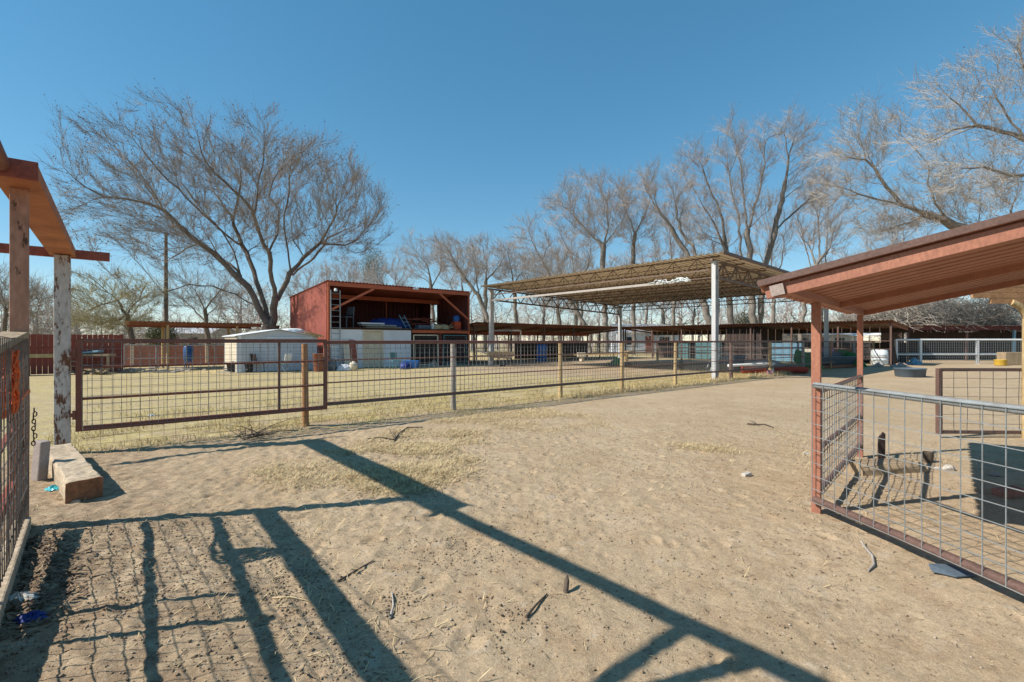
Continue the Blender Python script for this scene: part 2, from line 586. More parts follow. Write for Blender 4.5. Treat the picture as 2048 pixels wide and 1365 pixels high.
c_ = mixc(1.0, mixc(1.0, c_, fine, "MULTIPLY"), fine2, "MULTIPLY")
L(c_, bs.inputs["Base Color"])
bs.inputs["Roughness"].default_value = .95
bs.inputs["Specular IOR Level"].default_value = .1
hgt = math_("ADD", math_("MULTIPLY", noise(40, 8, .82), .95), math_("MULTIPLY", noise(7, 5, .7), 1.0))
bp = nd(nt, "ShaderNodeBump")
bp.inputs["Strength"].default_value = .55
bp.inputs["Distance"].default_value = .03
L(hgt, bp.inputs["Height"])
L(bp.outputs[0], bs.inputs["Normal"])
g = np_mesh("ground", np.stack([X.ravel(), Y.ravel(), ZZ], 1), fc, gm, smooth=True)
tag(g, "sandy corral ground running into dry yellow grass beyond the fence", kind="structure")


def gz(x, y):
    return float(ground_z(np.array([x]), np.array([y]))[0])


# ------------------------------------------------------------------ loose stuff on the ground
def inside(poly, x, y):
    r = np.zeros(len(x), bool)
    j = len(poly) - 1
    for i in range(len(poly)):
        xi, yi = poly[i]; xj, yj = poly[j]
        c = ((yi > y) != (yj > y)) & (x < (xj - xi) * (y - yi) / (yj - yi + 1e-9) + xi)
        r ^= c
        j = i
    return r


def pxpoly(pts):
    return [tuple(gxy(px, py - 682)[:2]) for px, py in pts]


def scatter_poly(polys, n, clump=3.0, thr=.45, seed=1):
    out = []
    for poly, k in zip(polys, n):
        P = np.array(poly)
        lo, hi = P.min(0), P.max(0)
        x = rng.uniform(lo[0], hi[0], k * 4); y = rng.uniform(lo[1], hi[1], k * 4)
        m = inside(poly, x, y) & (vn(x * clump, y * clump, seed) + rng.uniform(-.22, .22, len(x)) + .35 * (vn(x * clump * 3.1, y * clump * 3.1, seed + 7) - .5) > thr)
        q = np.stack([x[m], y[m]], 1)[:k]
        out.append(q + rng.normal(0, .09, q.shape))
    return np.concatenate(out)


def blades(name, xy, lmin, lmax, wid, m, tilt=(.0, .35), label=None, lift=.0):
    n = len(xy)
    ang = rng.uniform(0, 2 * PI, n); ln = rng.uniform(lmin, lmax, n); ti = rng.uniform(*tilt, n)
    d = np.stack([np.cos(ang) * np.cos(ti), np.sin(ang) * np.cos(ti), np.sin(ti)], 1)
    sd = np.stack([-np.sin(ang), np.cos(ang), np.zeros(n)], 1) * wid
    base = np.stack([xy[:, 0], xy[:, 1], ground_z(xy[:, 0], xy[:, 1]) + rng.uniform(0, .006, n) + lift], 1)
    bend = np.stack([rng.uniform(-.3, .3, n), rng.uniform(-.3, .3, n), rng.uniform(-.1, .25, n)], 1) * ln[:, None] * .5
    mid = base + d * ln[:, None] * .5 + bend * .3
    tip = base + d * ln[:, None]
    vs = np.stack([base - sd, base + sd, mid + sd, mid - sd, tip + sd * .3, tip - sd * .3], 1).reshape(-1, 3)
    o = np.arange(n)[:, None] * 6
    fs = np.concatenate([o + np.array([[0, 1, 2, 3]]), o + np.array([[3, 2, 4, 5]])])
    ob = np_mesh(name, vs, fs, m)
    return tag(ob, label, kind="stuff")


straw_polys = [pxpoly(p) for p in (
    [(640, 905), (720, 880), (820, 850), (960, 815), (1080, 812), (1180, 830), (1235, 858), (1120, 868), (1010, 870), (960, 905), (940, 975), (880, 990), (780, 985), (700, 960), (560, 985), (500, 940)],
    [(830, 870), (930, 850), (960, 900), (935, 980), (860, 985)],
    [(1290, 872), (1340, 868), (1480, 900), (1440, 905), (1330, 888)],
    [(640, 900), (850, 880), (920, 985), (720, 980)],
    [(60, 1000), (1000, 960), (1000, 1365), (-40, 1365)],
    [(900, 900), (1700, 860), (2000, 1365), (1000, 1365)],
    [(1560, 860), (1640, 870), (1640, 960), (1570, 900)],
    [(1650, 890), (2040, 880), (2040, 1130), (1700, 1010)])]
blades("straw_litter", scatter_poly(straw_polys, [34000, 17000, 1800, 15000, 1000, 420, 700, 900], 1.6, .5, 3), .02, .1, .0024, M["straw"],
       tilt=(0, .6), label="pale straw and dry stalks scattered thinly over the sand")
band = []
for _ in range(60000):
    s = random.uniform(-.2, 30)
    t = random.triangular(-.75, 6, .1)
    p = F0 + B * s + A * t
    band.append((p.x, p.y))
band = np.array(band)
band = band[vn(band[:, 0] * 1.5, band[:, 1] * 1.5, 9) > .38]
blades("dry_grass", band, .025, .12, .003, M["dry_grass"], (.3, 1.4), "short dry yellow grass along the fence line")
bits = scatter_poly([pxpoly([(0, 1000), (900, 880), (1700, 800), (2100, 1000), (2100, 1365), (-40, 1365)]), pxpoly([(700, 900), (1200, 800), (1700, 760), (1640, 1000), (900, 1040)])], [5200, 3600], 2.0, .42, 12)
blades("twig_bits", bits, .012, .05, .0016, M["stick_wood"], (0, .3), "dark bits of twig and dry dung strewn over the sand")
fb = np.array([tuple((F0 + B * random.uniform(9, 26) + A * random.gauss(-.1, .16))[:2]) for _ in range(6000)])
blades("dead_weeds", fb[vn(fb[:, 0] * .9, fb[:, 1] * .9, 4) > .45], .06, .26, .003, M["straw"], (.5, 1.5), "dead weeds standing along the foot of the pipe fence")


def pebbles(name, xy, rmin, rmax, m, label, flat=.7):
    n = len(xy)
    base = np.array([[1, 0, 0], [-1, 0, 0], [0, 1, 0], [0, -1, 0], [0, 0, 1], [0, 0, -1],
                     [.62, .62, .5], [-.62, .62, .5], [-.62, -.62, .5], [.62, -.62, .5]])
    F8 = np.array([[6, 0, 2], [6, 2, 4], [6, 4, 0], [7, 2, 1], [7, 4, 2], [7, 1, 4], [8, 1, 3], [8, 3, 4], [8, 4, 1],
                   [9, 3, 0], [9, 0, 4], [9, 4, 3], [0, 5, 2], [2, 5, 1], [1, 5, 3], [3, 5, 0]])
    r = rmin * (rmax / rmin) ** (rng.uniform(0, 1, n) ** 2.2)
    vs = base[None] * r[:, None, None] * rng.uniform(.7, 1.3, (n, 10, 1)) * rng.uniform(.7, 1.3, (n, 1, 3))
    vs[:, :, 2] *= flat
    vs[:, :, 0] += xy[:, None, 0]; vs[:, :, 1] += xy[:, None, 1]
    vs[:, :, 2] += (ground_z(xy[:, 0], xy[:, 1]) + r * .25)[:, None]
    fs = (np.arange(n)[:, None, None] * 10 + F8[None]).reshape(-1, 3)
    return tag(np_mesh(name, vs.reshape(-1, 3), fs, m, smooth=True), label, kind="stuff")


pp = [pxpoly(p) for p in ([(900, 900), (1650, 850), (1700, 1000), (2100, 1365), (900, 1365)], [(0, 1040), (900, 980), (1000, 1365), (-40, 1365)],
                          [(1600, 800), (2048, 780), (2048, 1000), (1660, 990)])]
pebbles("pebbles", scatter_poly(pp, [1100, 500, 220], 1.5, .35, 5), .0025, .010, M["pebble"], "small pale pebbles sprinkled over the sand")
cl = [pxpoly(p) for p in ([(740, 1090), (960, 1060), (1000, 1130), (960, 1150), (800, 1130), (780, 1160)], [(500, 1130), (640, 1120), (650, 1260), (540, 1230)],
                          [(740, 1180), (840, 1180), (820, 1240), (760, 1240)], [(0, 1040), (600, 1030), (820, 1365), (-60, 1365)],
                          [(980, 1190), (1050, 1180), (1050, 1260), (980, 1260)], [(620, 1310), (760, 1290), (780, 1365), (600, 1365)], [(700, 880), (950, 860), (1000, 980), (700, 1000)],
                          [(800, 1000), (1000, 840), (1640, 790), (1900, 1365), (900, 1365)])]
pebbles("dirt_clods", scatter_poly(cl, [420, 340, 200, 3600, 180, 200, 2600, 10500], 5, .4, 8), .003, .0105, M["clod"], "brown droppings and dirt clods strewn over the trampled sand")
lf = [pxpoly(p) for p in ([(-60, 1100), (110, 1060), (150, 1120), (110, 1230), (30, 1260), (-80, 1300)],)]
n = scatter_poly(lf, [1400], 3, .3, 2)
blades("fallen_leaves", n, .03, .07, .009, M["dead_leaf"], (.0, .5), "brown leaf litter heaped along the foot of the mesh fence")

# ------------------------------------------------------------------ timber gateway over the left gate
PN, PF = V((-3.99, 3.99, 0)), V((-6.07, 6.65, 0))
gw = empty("timber_gateway", PF, "timber gateway of two peeling square posts under a flat orange beam", "gateway")
MB().bar(PN - Z * .3, PN + Z * 2.73, .108, .108, A).build("post", M["tan_peel"], gw, bevel=.008)["label"] = "tan post with peeling paint"
MB().bar(PF - Z * .3, PF + Z * 2.655, .168, .168, A).build("post", M["white_peel"], gw, bevel=.01)["label"] = "white post with flaking paint"
bm0 = PN - A * .39 + Z * 2.79
bm1 = PF + A * .13 + Z * 2.715
MB().bar(bm0, bm1, .265, .11).build("beam", M["orange_plank"], gw, bevel=.006)
cb = PF + A * .19 + Z * 2.71
MB().bar(cb - B * 2.3, cb + B * .5, .05, .125).build("cross_beam", M["red_plank"], gw, bevel=.004)
eb = bm0 - A * .022
MB().bar(eb - B * .2, eb + B * .133, .04, .14).build("end_board", M["red_plank"], gw, bevel=.003)
pp0 = PN - A * .43 - B * .07 + Z * 2.8
pp1 = PN - A * 7.2 - B * .07 + Z * 2.8
MB().tube([pp0, pp1], .058, 14).build("pipe", M["brown_pipe"], gw)
q1 = PN - A * 2.75 - B * .07 + Z * 2.8
MB().tube([q1, q1 - B * 1.5], .045, 10).build("pipe_arm", M["brown_pipe"], gw)
q2 = PN - A * 3.12 - B * .07 + Z * 2.8
MB().tube([q2, q2 - B * 1.2 - Z * 2.85], .045, 10).build("pipe_brace", M["brown_pipe"], gw)

# ------------------------------------------------------------------ mesh fence running from the near post to the lens side
lf0 = PN - B * .02
fe = empty("mesh_fence", PN, "brown framed mesh fence with a timber sill leaning in at the left edge", "fence")
LEN = 4.6
fend = lf0 - A * LEN
DR = Z * -.06 * LEN
MB().bar(lf0 + Z * 1.555, fend + Z * 1.555 + DR, .15, .045).build("top_rail", M["old_wood"], fe, bevel=.004)
for zr, hh, ww in ((1.22, .05, .03), (.79, .032, .03), (.345, .085, .04)):
    MB().bar(lf0 + Z * zr - A * .08 - B * .02, fend + Z * zr - B * .02 + DR, ww, hh).build("rail", M["red_plank"], fe)
MB().bar(lf0 - Z * .012 - A * .02 + B * .04, fend - Z * .02 + B * .04, .1, .17).build("sill", M["tie_wood"], fe, bevel=.012)
w_ = MB()
mesh_wires(w_, lf0 - A * .06 + B * .075 + Z * .14, -A * (LEN - .1), Z * 1.38, 54, 13, .003, .008)
w_.build("wire_mesh", M["wire_dark"], fe)
for t in (1.72, 2.07):
    MB().tube([lf0 - A * t + Z * .14 - B * .02, lf0 - A * t + Z * 1.16 - B * .02], .019, 8).build("upright", M["brown_pipe"], fe)
MB().bar(lf0 - A * 4.5 - Z * .2 - B * .05, lf0 - A * 4.5 + Z * 1.3 - B * .05, .11, .11, A).build("post", M["tan_peel"], fe, bevel=.006)

# orange netting bunched on the mesh
nb = MB()
oc = lf0 - A * 1.1 + B * .02 + Z * 1.26
def netpt(a, b):
    wz = .2 * (1 - .35 * b) * (1 + .25 * math.sin(3 * a + 1))
    return oc + (-A) * (math.cos(a) * .13 * math.sin(b * PI * .5 + .4) * 1.0) + Z * (-(b - .45) * .4) + B * (.03 + .03 * math.sin(a) + .02 * math.sin(7 * a + 5 * b))
for i in range(16):
    a0 = 2 * PI * i / 16
    nb.tube([netpt(a0 + b * 1.6, b) for b in np.linspace(0, 1, 12)], .005, 5, False)
    nb.tube([netpt(a0 - b * 1.6, b) for b in np.linspace(0, 1, 12)], .008, 5, False)
gsh, gfs = [], []
for bi in range(12):
    for ai in range(16):
        p = netpt(2 * PI * ai / 16, bi / 11)
        gsh.append(p - B * .018 + V((random.uniform(-.01, .01), random.uniform(-.01, .01), random.uniform(-.01, .01))))
for bi in range(11):
    for ai in range(16):
        if random.random() < .22:
            gfs.append((bi * 16 + ai, bi * 16 + (ai + 1) % 16, (bi + 1) * 16 + (ai + 1) % 16, (bi + 1) * 16 + ai))
nb.add(gsh, gfs)
tl = netpt(0, 1)
nb.tube([tl, tl + A * .1 - Z * .03, lf0 + B * .09 - A * .3 + Z * 1.12, lf0 + B * .07 + A * .06 + Z * 1.08], .012, 6)
tag(nb.build("orange_netting", M["orange_net"], root=lf0), "bunched orange plastic netting caught on the mesh fence at the left edge", "netting")
# chain
ch = MB()
c0 = PN + B * .085 + A * .0
for k in range(10):
    cz = .93 - k * .03
    cc = c0 + Z * cz + B * .006 * math.sin(k * 2)
    ax = (B if k % 2 else A)
    ring = [cc + ax * .011 * math.cos(t) + Z * .02 * math.sin(t) for t in np.linspace(0, 2 * PI, 9)]
    ch.tube(ring, .0045, 5, False)
tag(ch.build("gate_chain", M["chain"], root=PN), "dark link chain hanging down the tan gate post", "chain")

# ------------------------------------------------------------------ gate closed along the fence line
def FP(s, z=0, t=0):
    return F0 + B * s + A * t + Z * z

g_ = empty("mesh_gate", FP(.2), "long rust brown tube gate filled with wire mesh, hinged on the white post", "gate")
gb = MB()
TOFF = -.08
gb.bar(FP(.17, .27, TOFF), FP(.17, 1.53, TOFF), .075, .06, A)
gb.bar(FP(3.5, .27, TOFF), FP(3.5, 1.53, TOFF), .06, .055, A)
gb.bar(FP(.21, 1.5, TOFF), FP(3.47, 1.5, TOFF), .06, .062)
gb.bar(FP(.21, .305, TOFF), FP(3.47, .305, TOFF), .06, .07)
gb.build("gate_frame", M["brown_pipe"], g_, bevel=.005)
for z_ in (1.14, .71):
    MB().tube([FP(.2, z_, TOFF), FP(3.48, z_, TOFF)], .018, 8).build("gate_rail", M["brown_pipe"], g_)
MB().bar(FP(2.72, .34, TOFF), FP(2.72, 1.47, TOFF), .035, .03, A).build("gate_stile", M["brown_rail"], g_)
w_ = MB()
mesh_wires(w_, FP(.2, .3, TOFF - .035), B * 3.28, Z * 1.2, 31, 11, .0034, .004)
w_.build("wire_mesh", M["wire"], g_)
for z_ in (1.33, .5):
    MB().bar(FP(.07, z_, -.1), FP(.17, z_, -.1), .03, .05).tube([FP(.12, z_ - .06, -.12), FP(.12, z_ + .06, -.12)], .02, 8).build("hinge", M["brown_pipe"], g_)
# ------------------------------------------------------------------ the long fence
fs_ = [3.2, 6.35, 9.75, 12.4, 15.36, 19.4, 23.1, 27, 31, 35.2, 39.3]
pf = empty("pipe_fence", FP(fs_[0]), "long fence of brown pipe rails and welded mesh on wooden posts beyond the gate", "fence")
for k, s in enumerate(fs_):
    key = ("porch_wood", "grey_wood", "yellow_wood", "yellow_wood", "yellow_wood", "brown_rail", "yellow_wood", "grey_wood")[k % 8]
    tp = 1.44 + random.uniform(-.01, .01)
    pm = MB()
    lean = B * random.uniform(-.03, .03)
    rr = .058 if k < 5 else .07
    pm.tube([FP(s, -.3, .05), FP(s, .5, .05) + lean * .3 + A * .006, FP(s, 1.0, .05) + lean * .6, FP(s, tp, .05) + lean], [rr * 1.08, rr, rr * .97, rr * .9], 10)
    pm.build("fence_post", M[key], pf)
for a0, a1 in ((3.54, 17.8), (17.86, 39.4)):
    MB().tube([FP(a0, 1.475, -.02), FP(a1, 1.475, -.02)], .036, 10).build("top_rail", M["brown_pipe"] if a0 < 10 else M["brown_rail"], pf)
    MB().bar(FP(a0, .355, -.02), FP(a1, .355, -.02), .05, .062).build("bottom_rail", M["brown_rail"], pf)
    for z_ in (1.15, .74):
        MB().tube([FP(a0, z_, -.02), FP(a1, z_, -.02)], .014, 6).build("middle_rail", M["brown_pipe"], pf)
w_ = MB()
mesh_wires(w_, FP(3.56, .34, -.05), B * 14.3, Z * 1.12, 128, 11, .0034)
w_.build("wire_mesh", M["wire"], pf)
w_ = MB()
mesh_wires(w_, FP(17.9, .3, -.05), B * 21.4, Z * 1.15, 170, 10, .003)
w_.build("wire_mesh", M["wire"], pf)
w_ = MB()
mesh_wires(w_, FP(.25, .02, .12), B * 3.25, Z * 1.42, 22, 12, .0022, .006)
for z_ in (.06, .17, .27):
    w_.tube([FP(s, z_ + random.uniform(-.015, .015), -.03) for s in np.arange(.2, 18, .45)], .003, 4, False)
w_.build("wire_strand", M["wire_dark"], pf)

# ------------------------------------------------------------------ tie, slab and litter by the white post
t0 = V((-4.07, 4.72, 0))
ta = (PF - t0 + V((.13, -.2, 0))).normalized()
tb = V((ta.y, -ta.x, 0))
te = empty("railway_tie", t0, "weathered squared timber lying on the sand from the white post", "timber")
mb = MB()
tl_, tw, th = 2.3, .27, .2
cx = t0 + tb * -.02
vs, fcs = [], []
K = 22
for i in range(K + 1):
    for j, (a_, z_) in enumerate(((-.5, 0), (-.5, .55), (-.49, .93), (-.42, 1), (-.15, 1.0), (.15, .985), (.42, 1), (.49, .93), (.5, .5), (.5, 0))):
        jj = .012
        vs.append(cx + ta * (tl_ * i / K + (random.uniform(-.012, .012) if i in (0, K) else 0)) + tb * (a_ * tw + random.uniform(-jj, jj) * .6)
                  + Z * (z_ * th - .02 + random.uniform(-jj, jj) * .6))
for i in range(K):
    for j in range(9):
        fcs.append((i * 10 + j, i * 10 + j + 1, (i + 1) * 10 + j + 1, (i + 1) * 10 + j))
fcs.append(tuple(range(K * 10, K * 10 + 10))[::-1])
mb.add(vs, fcs)
mb.build("timber_body", M["tie_wood"], te)
MB().add([p - ta * .004 for p in vs[:10]] + [p + ta * .02 for p in vs[:10]], [tuple(range(10))] + [(i + 10, (i + 1) % 10 + 10, (i + 1) % 10, i) for i in range(10)]).build("cut_end", M["tie_end"], te)
sb = MB()
s0 = gxy(78, 277)
sb.prism([s0 + V((-.1, .0, -.03)), s0 + V((.02, -.04, -.03)), s0 + V((.02, .0, .40)), s0 + V((-.1, .04, .415))], V((.03, .09, .0)))
tag(sb.build("concrete_slab", M["concrete"], root=s0, bevel=.012), "small grey concrete slab standing on edge behind the timber", "slab")


def rag(name, c, r, m, label, cat, seed, h=.4, n=26):
    rs = random.Random(seed)
    b = MB()
    vs, fs = [], []
    for i in range(5):
        for j in range(n):
            a = 2 * PI * j / n
            q = r * (1 - i / 4.6) * rs.uniform(.62, 1.15)
            vs.append(V(c) + V((math.cos(a) * q, math.sin(a) * q * .7, r * h * (i / 4) ** .7 * rs.uniform(.5, 1.2) + .004)))
    for i in range(4):
        for j in range(n):
            fs.append((i * n + j, i * n + (j + 1) % n, (i + 1) * n + (j + 1) % n, (i + 1) * n + j))
    fs.append(tuple(range(4 * n, 5 * n)))
    b.add(vs, fs, False)
    return tag(b.build(name, m, root=c), label, cat)


def onz(px, py):
    p = gxy(px, py - 682)
    p.z = gz(p.x, p.y)
    return p


rag("plastic_scrap", onz(107, 975), .085, M["teal_plastic"], "crumpled turquoise plastic scrap on the sand beside the timber", "litter", 3, .5)
rag("wool_tuft", onz(38, 1192), .1, M["fluff"], "tuft of off-white wool in the leaf litter at the left", "wool", 5, .35)
rag("dark_rag", onz(64, 1228), .09, M["tarp_blue"], "dark blue-black rag lying in the leaf litter at the left", "rag", 6, .35)
rag("paper_scrap", onz(303, 830), .09, M["white_plastic"], "white scrap caught in the grass under the gate", "litter", 8, .4)


def rock(px, py, size, label, m="rock", flat=.6, name="rock", block=False):
    p = onz(px, py)
    rs = random.Random(int(px * 7 + py))
    b = MB()
    if block:
        a = rs.uniform(0, 1)
        b.frame_box(p + Z * size * .3, V((math.cos(a), math.sin(a), .15)) * size, V((-math.sin(a), math.cos(a), .05)) * size * .55, V((-.1, 0, 1)) * size * .38)
        return tag(b.build(name, M[m], root=p, bevel=size * .12), label, "rock" if name == "rock" else "brick")
    import bmesh
    bm = bmesh.new()
    bmesh.ops.create_icosphere(bm, subdivisions=3, radius=1)
    pl = [(V((rs.gauss(0, 1), rs.gauss(0, 1), rs.gauss(0, 1))).normalized(), rs.uniform(.55, .85)) for _ in range(9)]
    vs = []
    for v in bm.verts:
        c = v.co.copy()
        for n_, d_ in pl:
            e = c.dot(n_) - d_
            if e > 0: c -= n_ * e
        c *= 1 + rs.uniform(-.02, .02)
        vs.append(p + V((c.x * size, c.y * size * .75, c.z * size * flat + size * flat * .35)))
    b.add(vs, [tuple(v.index for v in f.verts) for f in bm.faces], False)
    bm.free()
    return tag(b.build(name, M[m], root=p), label, "rock")


rock(1493, 949, .052, "pale block-shaped rock alone on the open sand", block=True)
rock(1612, 906, .045, "small pale rock beside the first shed post")
rock(1876, 938, .05, "small white rock left of the larger one in the pen")
rock(1898, 939, .095, "larger white rock on the sand in the pen", flat=.5)
rock(2016, 990, .11, "pinkish brick lying in the roof shadow of the pen", "brick", name="brick", block=True)
rock(1990, 950, .07, "dull stone half buried in the roof shadow of the pen", "concrete", flat=.4)
rock(153, 1000, .05, "flat tan stone against the cut end of the timber", "tie_wood", flat=.4)


def stick(pts, r, label, m="stick_wood", side=(), name="fallen_branch", cat="branch"):
    P = [onz(*p) for p in pts]
    P = [q + Z * (r * .8 + (.008 * math.sin(PI * i / (len(P) - 1)) if len(P) > 2 else 0)) for i, q in enumerate(P)]
    b = MB()
    b.tube(P, [r * (1 - .5 * i / (len(P) - 1)) for i in range(len(P))], 7)
    for i0, end, lift in side:
        e = onz(*end) + Z * lift
        mid = (P[i0] + e) / 2 + V((random.uniform(-.02, .02), 0, .02))
        b.tube([P[i0], mid, e], [r * .6, r * .45, r * .25], 5)
    return tag(b.build(name, M[m], root=P[0]), label, cat)


stick([(845, 855), (815, 856), (800, 866), (790, 880), (765, 876), (735, 876)], .016, "crooked dark branch on the straw below the grey fence post", side=[(3, (778, 862), .06), (3, (788, 868), .1), (2, (785, 884), .01)])
stick([(1495, 848), (1515, 851), (1530, 850), (1547, 855)], .016, "thin dark twig alone on the far open sand", side=[(1, (1498, 843), .03)])
stick([(1052, 1232), (1072, 1210), (1094, 1184)], .009, "short bark-brown stick lying below the stubby wood chip")
stick([(780, 1230), (787, 1208), (784, 1182)], .008, "pale forked stick near the clods", "grey_wood", side=[(0, (790, 1226), .0)])
stick([(675, 1160), (712, 1137), (748, 1117)], .008, "dark straight twig across the edge of the wide shadow", side=[(1, (700, 1150), .01)])
stick([(545, 1190), (580, 1192), (625, 1200)], .005, "bleached bent twig among the clods", "straw")
stick([(1728, 1092), (1745, 1112), (1748, 1130), (1736, 1142)], .011, "curved grey twig on the sand outside the galvanized rail", "grey_wood", side=[(0, (1726, 1084), .02)])
p = onz(1131, 1180)
tag(MB().tube([p + Z * .0, p + V((.012, .035, .055)), p + V((.016, .06, .075))], [.017, .016, .007], 6).build("wood_chip", M["stick_wood"], root=p), "stubby dark wood chip sticking up from the sand", "wood chip")
# twiggy dead bush dragged under the gate end
bb = MB()
bp0 = onz(500, 878)
for k in range(24):
    a = bp0 + V((random.gauss(0, .12), random.gauss(0, .08), random.uniform(.01, .1)))
    d_ = V((random.gauss(.25, .6), random.gauss(.05, .3), random.uniform(-.05, .3))) * random.uniform(.4, 1)
    bb.tube([a, a + d_ * .5 + V((random.uniform(-.05, .05), random.uniform(-.05, .05), .03)), V((a + d_).to_tuple()[:2] + (max(.01, (a + d_).z),))], [.007, .005, .003], 5, False)
tag(bb.build("dead_brush", M["stick_wood"], root=bp0), "tangle of dark dead brush under the far end of the gate", "brush")

# ------------------------------------------------------------------ open shed on the right
p1_, p2_ = V((2.70, 4.37, 0)), V((4.56, 6.45, 0))
Bs = (p2_ - p1_).normalized()
Ns = V((Bs.y, -Bs.x, 0))
SL = .205
nv = (Ns + Z * SL)
sh = empty("lean_to_shed", p1_, "terracotta steel lean-to with a ribbed roof sloping up to the right", "shed")
for p in (p1_, p2_):
    MB().bar(p - Z * .3, p + Z * 1.84, .072 if p is p1_ else .064, .05, Bs).build("post", M["terracotta"], sh, bevel=.004)
e0 = p1_ - Bs * 1.06 + Z * 1.845
e1 = p2_ + Bs * .3 + Z * 1.845
MB().bar(e0 + Z * .06, e1 + Z * .06, .05, .12).build("eave_beam", M["terracotta"], sh, bevel=.003)
RL = 3.4
up = (Z - Ns * SL).normalized()
lift = Z * .0
for k, (f_, hh, mm) in enumerate(((.005, .088, "terracotta"), (.52, .08, "terracotta_under"), (.985, .085, "terracotta_under"))):
    a = e0.lerp(e1, f_) + lift + Ns * .03
    MB().bar(a + up * hh / 2 - nv * (.16 if k == 0 else 0), a + nv * RL + up * hh / 2, .05, hh, up).build("rafter", M[mm], sh, bevel=.003)
rf0 = e0 - Bs * .03 + lift + up * .093 - nv * .16
MB().corr(rf0, (e1 - e0) + Bs * .1, nv * (RL + .2), .23, .038, .004, "deep").build("roof", M["terracotta_under"], sh)
tr0 = e0 - Bs * .035 + lift + up * .117 - nv * .16
MB().bar(tr0, tr0 + nv * (RL + .2), .012, .045, up).build("roof_trim", M["brown_rail"], sh)
gp = e0 + lift + Ns * .03 - nv * .06 + up * .044 - Bs * .028
MB().bar(gp - nv * .06, gp + nv * .03, .006, .08, up).build("patch_plate", M["concrete"], sh)
for f_ in (.25, .75):
    a = e0.lerp(e1, f_) + nv * RL + Ns * -.1
    MB().bar(V((a.x, a.y, -.3)), V((a.x, a.y, a.z + .1)), .1, .1, Bs).build("post", M["terracotta"], sh)

# galvanized front rail with mesh
fd = V((.128, -.992, 0)).normalized()
r0 = p1_ + V((-.02, -.055, 0)) - fd * .03
fr = empty("wire_panel", r0, "galvanized top rail and welded mesh panel across the front of the pen", "panel")
RLn = 3.3
MB().tube([r0 + Z * 1.11, r0 + fd * RLn + Z * 1.11], .028, 14).build("top_rail", M["galv"], fr)
MB().tube([r0 + Z * .1, r0 + fd * RLn + Z * .1], .033, 12).build("bottom_rail", M["brown_rail"], fr)
w_ = MB()
mesh_wires(w_, r0 + Z * .09 - V((.99, .128, 0)) * .032 + V((0, 0, 0)), fd * RLn, Z * 1.03, 26, 9, .0034, .003)
w_.build("wire_mesh", M["galv"], fr)
# side panel between the posts
sp = empty("side_panel", p1_, "low brown-railed mesh panel between the two terracotta posts", "panel")
for z_, r_ in ((1.04, .022), (.53, .022), (.15, .025)):
    MB().tube([p1_ + Bs * .05 + Z * z_, p2_ - Bs * .05 + Z * z_], r_, 10).build("rail", M["brown_pipe"], sp)
w_ = MB()
mesh_wires(w_, p1_ + Bs * .08 + Ns * .03 + Z * .13, Bs * (p2_ - p1_).length * .95, Z * .93, 22, 10, .0035, .005)
w_.build("wire_mesh", M["wire"], sp)
# gate panel further back, post, boarded header
gq = V((6.72, 7.75, 0))
gd = V((1, -.03, 0)).normalized()
gp_ = empty("mesh_gate", gq, "dark brown framed mesh gate standing in the pen beside the yellow wooden post", "gate")
fm = MB()
fm.bar(gq + Z * .04, gq + Z * 1.07, .07, .06, gd)
fm.bar(gq + Z * 1.05 + gd * .035, gq + gd * 2.4 + Z * 1.05, .05, .05)
fm.bar(gq + Z * .07 + gd * .035, gq + gd * 2.4 + Z * .07, .05, .05)
fm.bar(gq + gd * 2.43 + Z * .04, gq + gd * 2.43 + Z * 1.07, .06, .06, gd)
fm.build("gate_frame", M["brown_rail"], gp_, bevel=.004)
w_ = MB()
mesh_wires(w_, gq + Z * .07 + V((0, -.03, 0)), gd * 2.4, Z * .98, 12, 7, .0042, .012)
w_.build("wire_mesh", M["wire_dark"], gp_)
bt = V((8.02, 7.62, 0))
bh = empty("timber_porch", bt, "yellow timber post carrying a boarded header behind the lean-to", "porch")
MB().tube([bt - Z * .3, bt + Z * .9, bt + Z * 2.1], [.1, .095, .09], 12).build("post", M["yellow_wood"], bh)
MB().tube([bt + Z * 1.72, bt + V((-.06, 0, 1.9 + 0)) , bt + V((-.16, 0, 2.04)), bt + V((-.3, 0, 2.1))], .05, 10).build("brace", M["yellow_wood"], bh)
for k, (x0, z0) in enumerate(((-.62, 2.08), (-.9, 2.165), (-.85, 2.25), (-.8, 2.335))):
    MB().bar(bt + V((x0, 0, z0 + .04)), bt + V((2.2, 0, z0 + .04)), .03 + .004 * (k % 2), .082).build("board", M["porch_wood"], bh)

# things on the pen floor
lg = onz(1780, 945)
lb = MB()
L0, L1 = onz(1712, 946), onz(1842, 940)
dv = (L1 - L0)
ac = V((-dv.y, dv.x, 0)).normalized()
prof = [(-.2, 0), (-.19, .07), (-.14, .11), (.06, .13), (.16, .09), (.2, 0)]
vs, fs = [], []
for i in range(11):
    f_ = i / 10
    for a_, z_ in prof:
        vs.append(L0 + dv * f_ + ac * (a_ + .1) * (1 - .25 * abs(f_ - .4)) + Z * (z_ * (1 - .5 * max(0, f_ - .55)) - .01))
for i in range(10):
    fs += [(i * 6 + j, i * 6 + j + 1, (i + 1) * 6 + j + 1, (i + 1) * 6 + j) for j in range(5)]
fs += [tuple(range(6)), tuple(range(60, 66))[::-1]]
lb.add(vs, fs, False)
tag(lb.build("sandstone_slab", M["old_wood"], root=lg, bevel=.01), "tan slab lying in the pen under the mesh shadow", "slab")
s_ = onz(1763, 924)
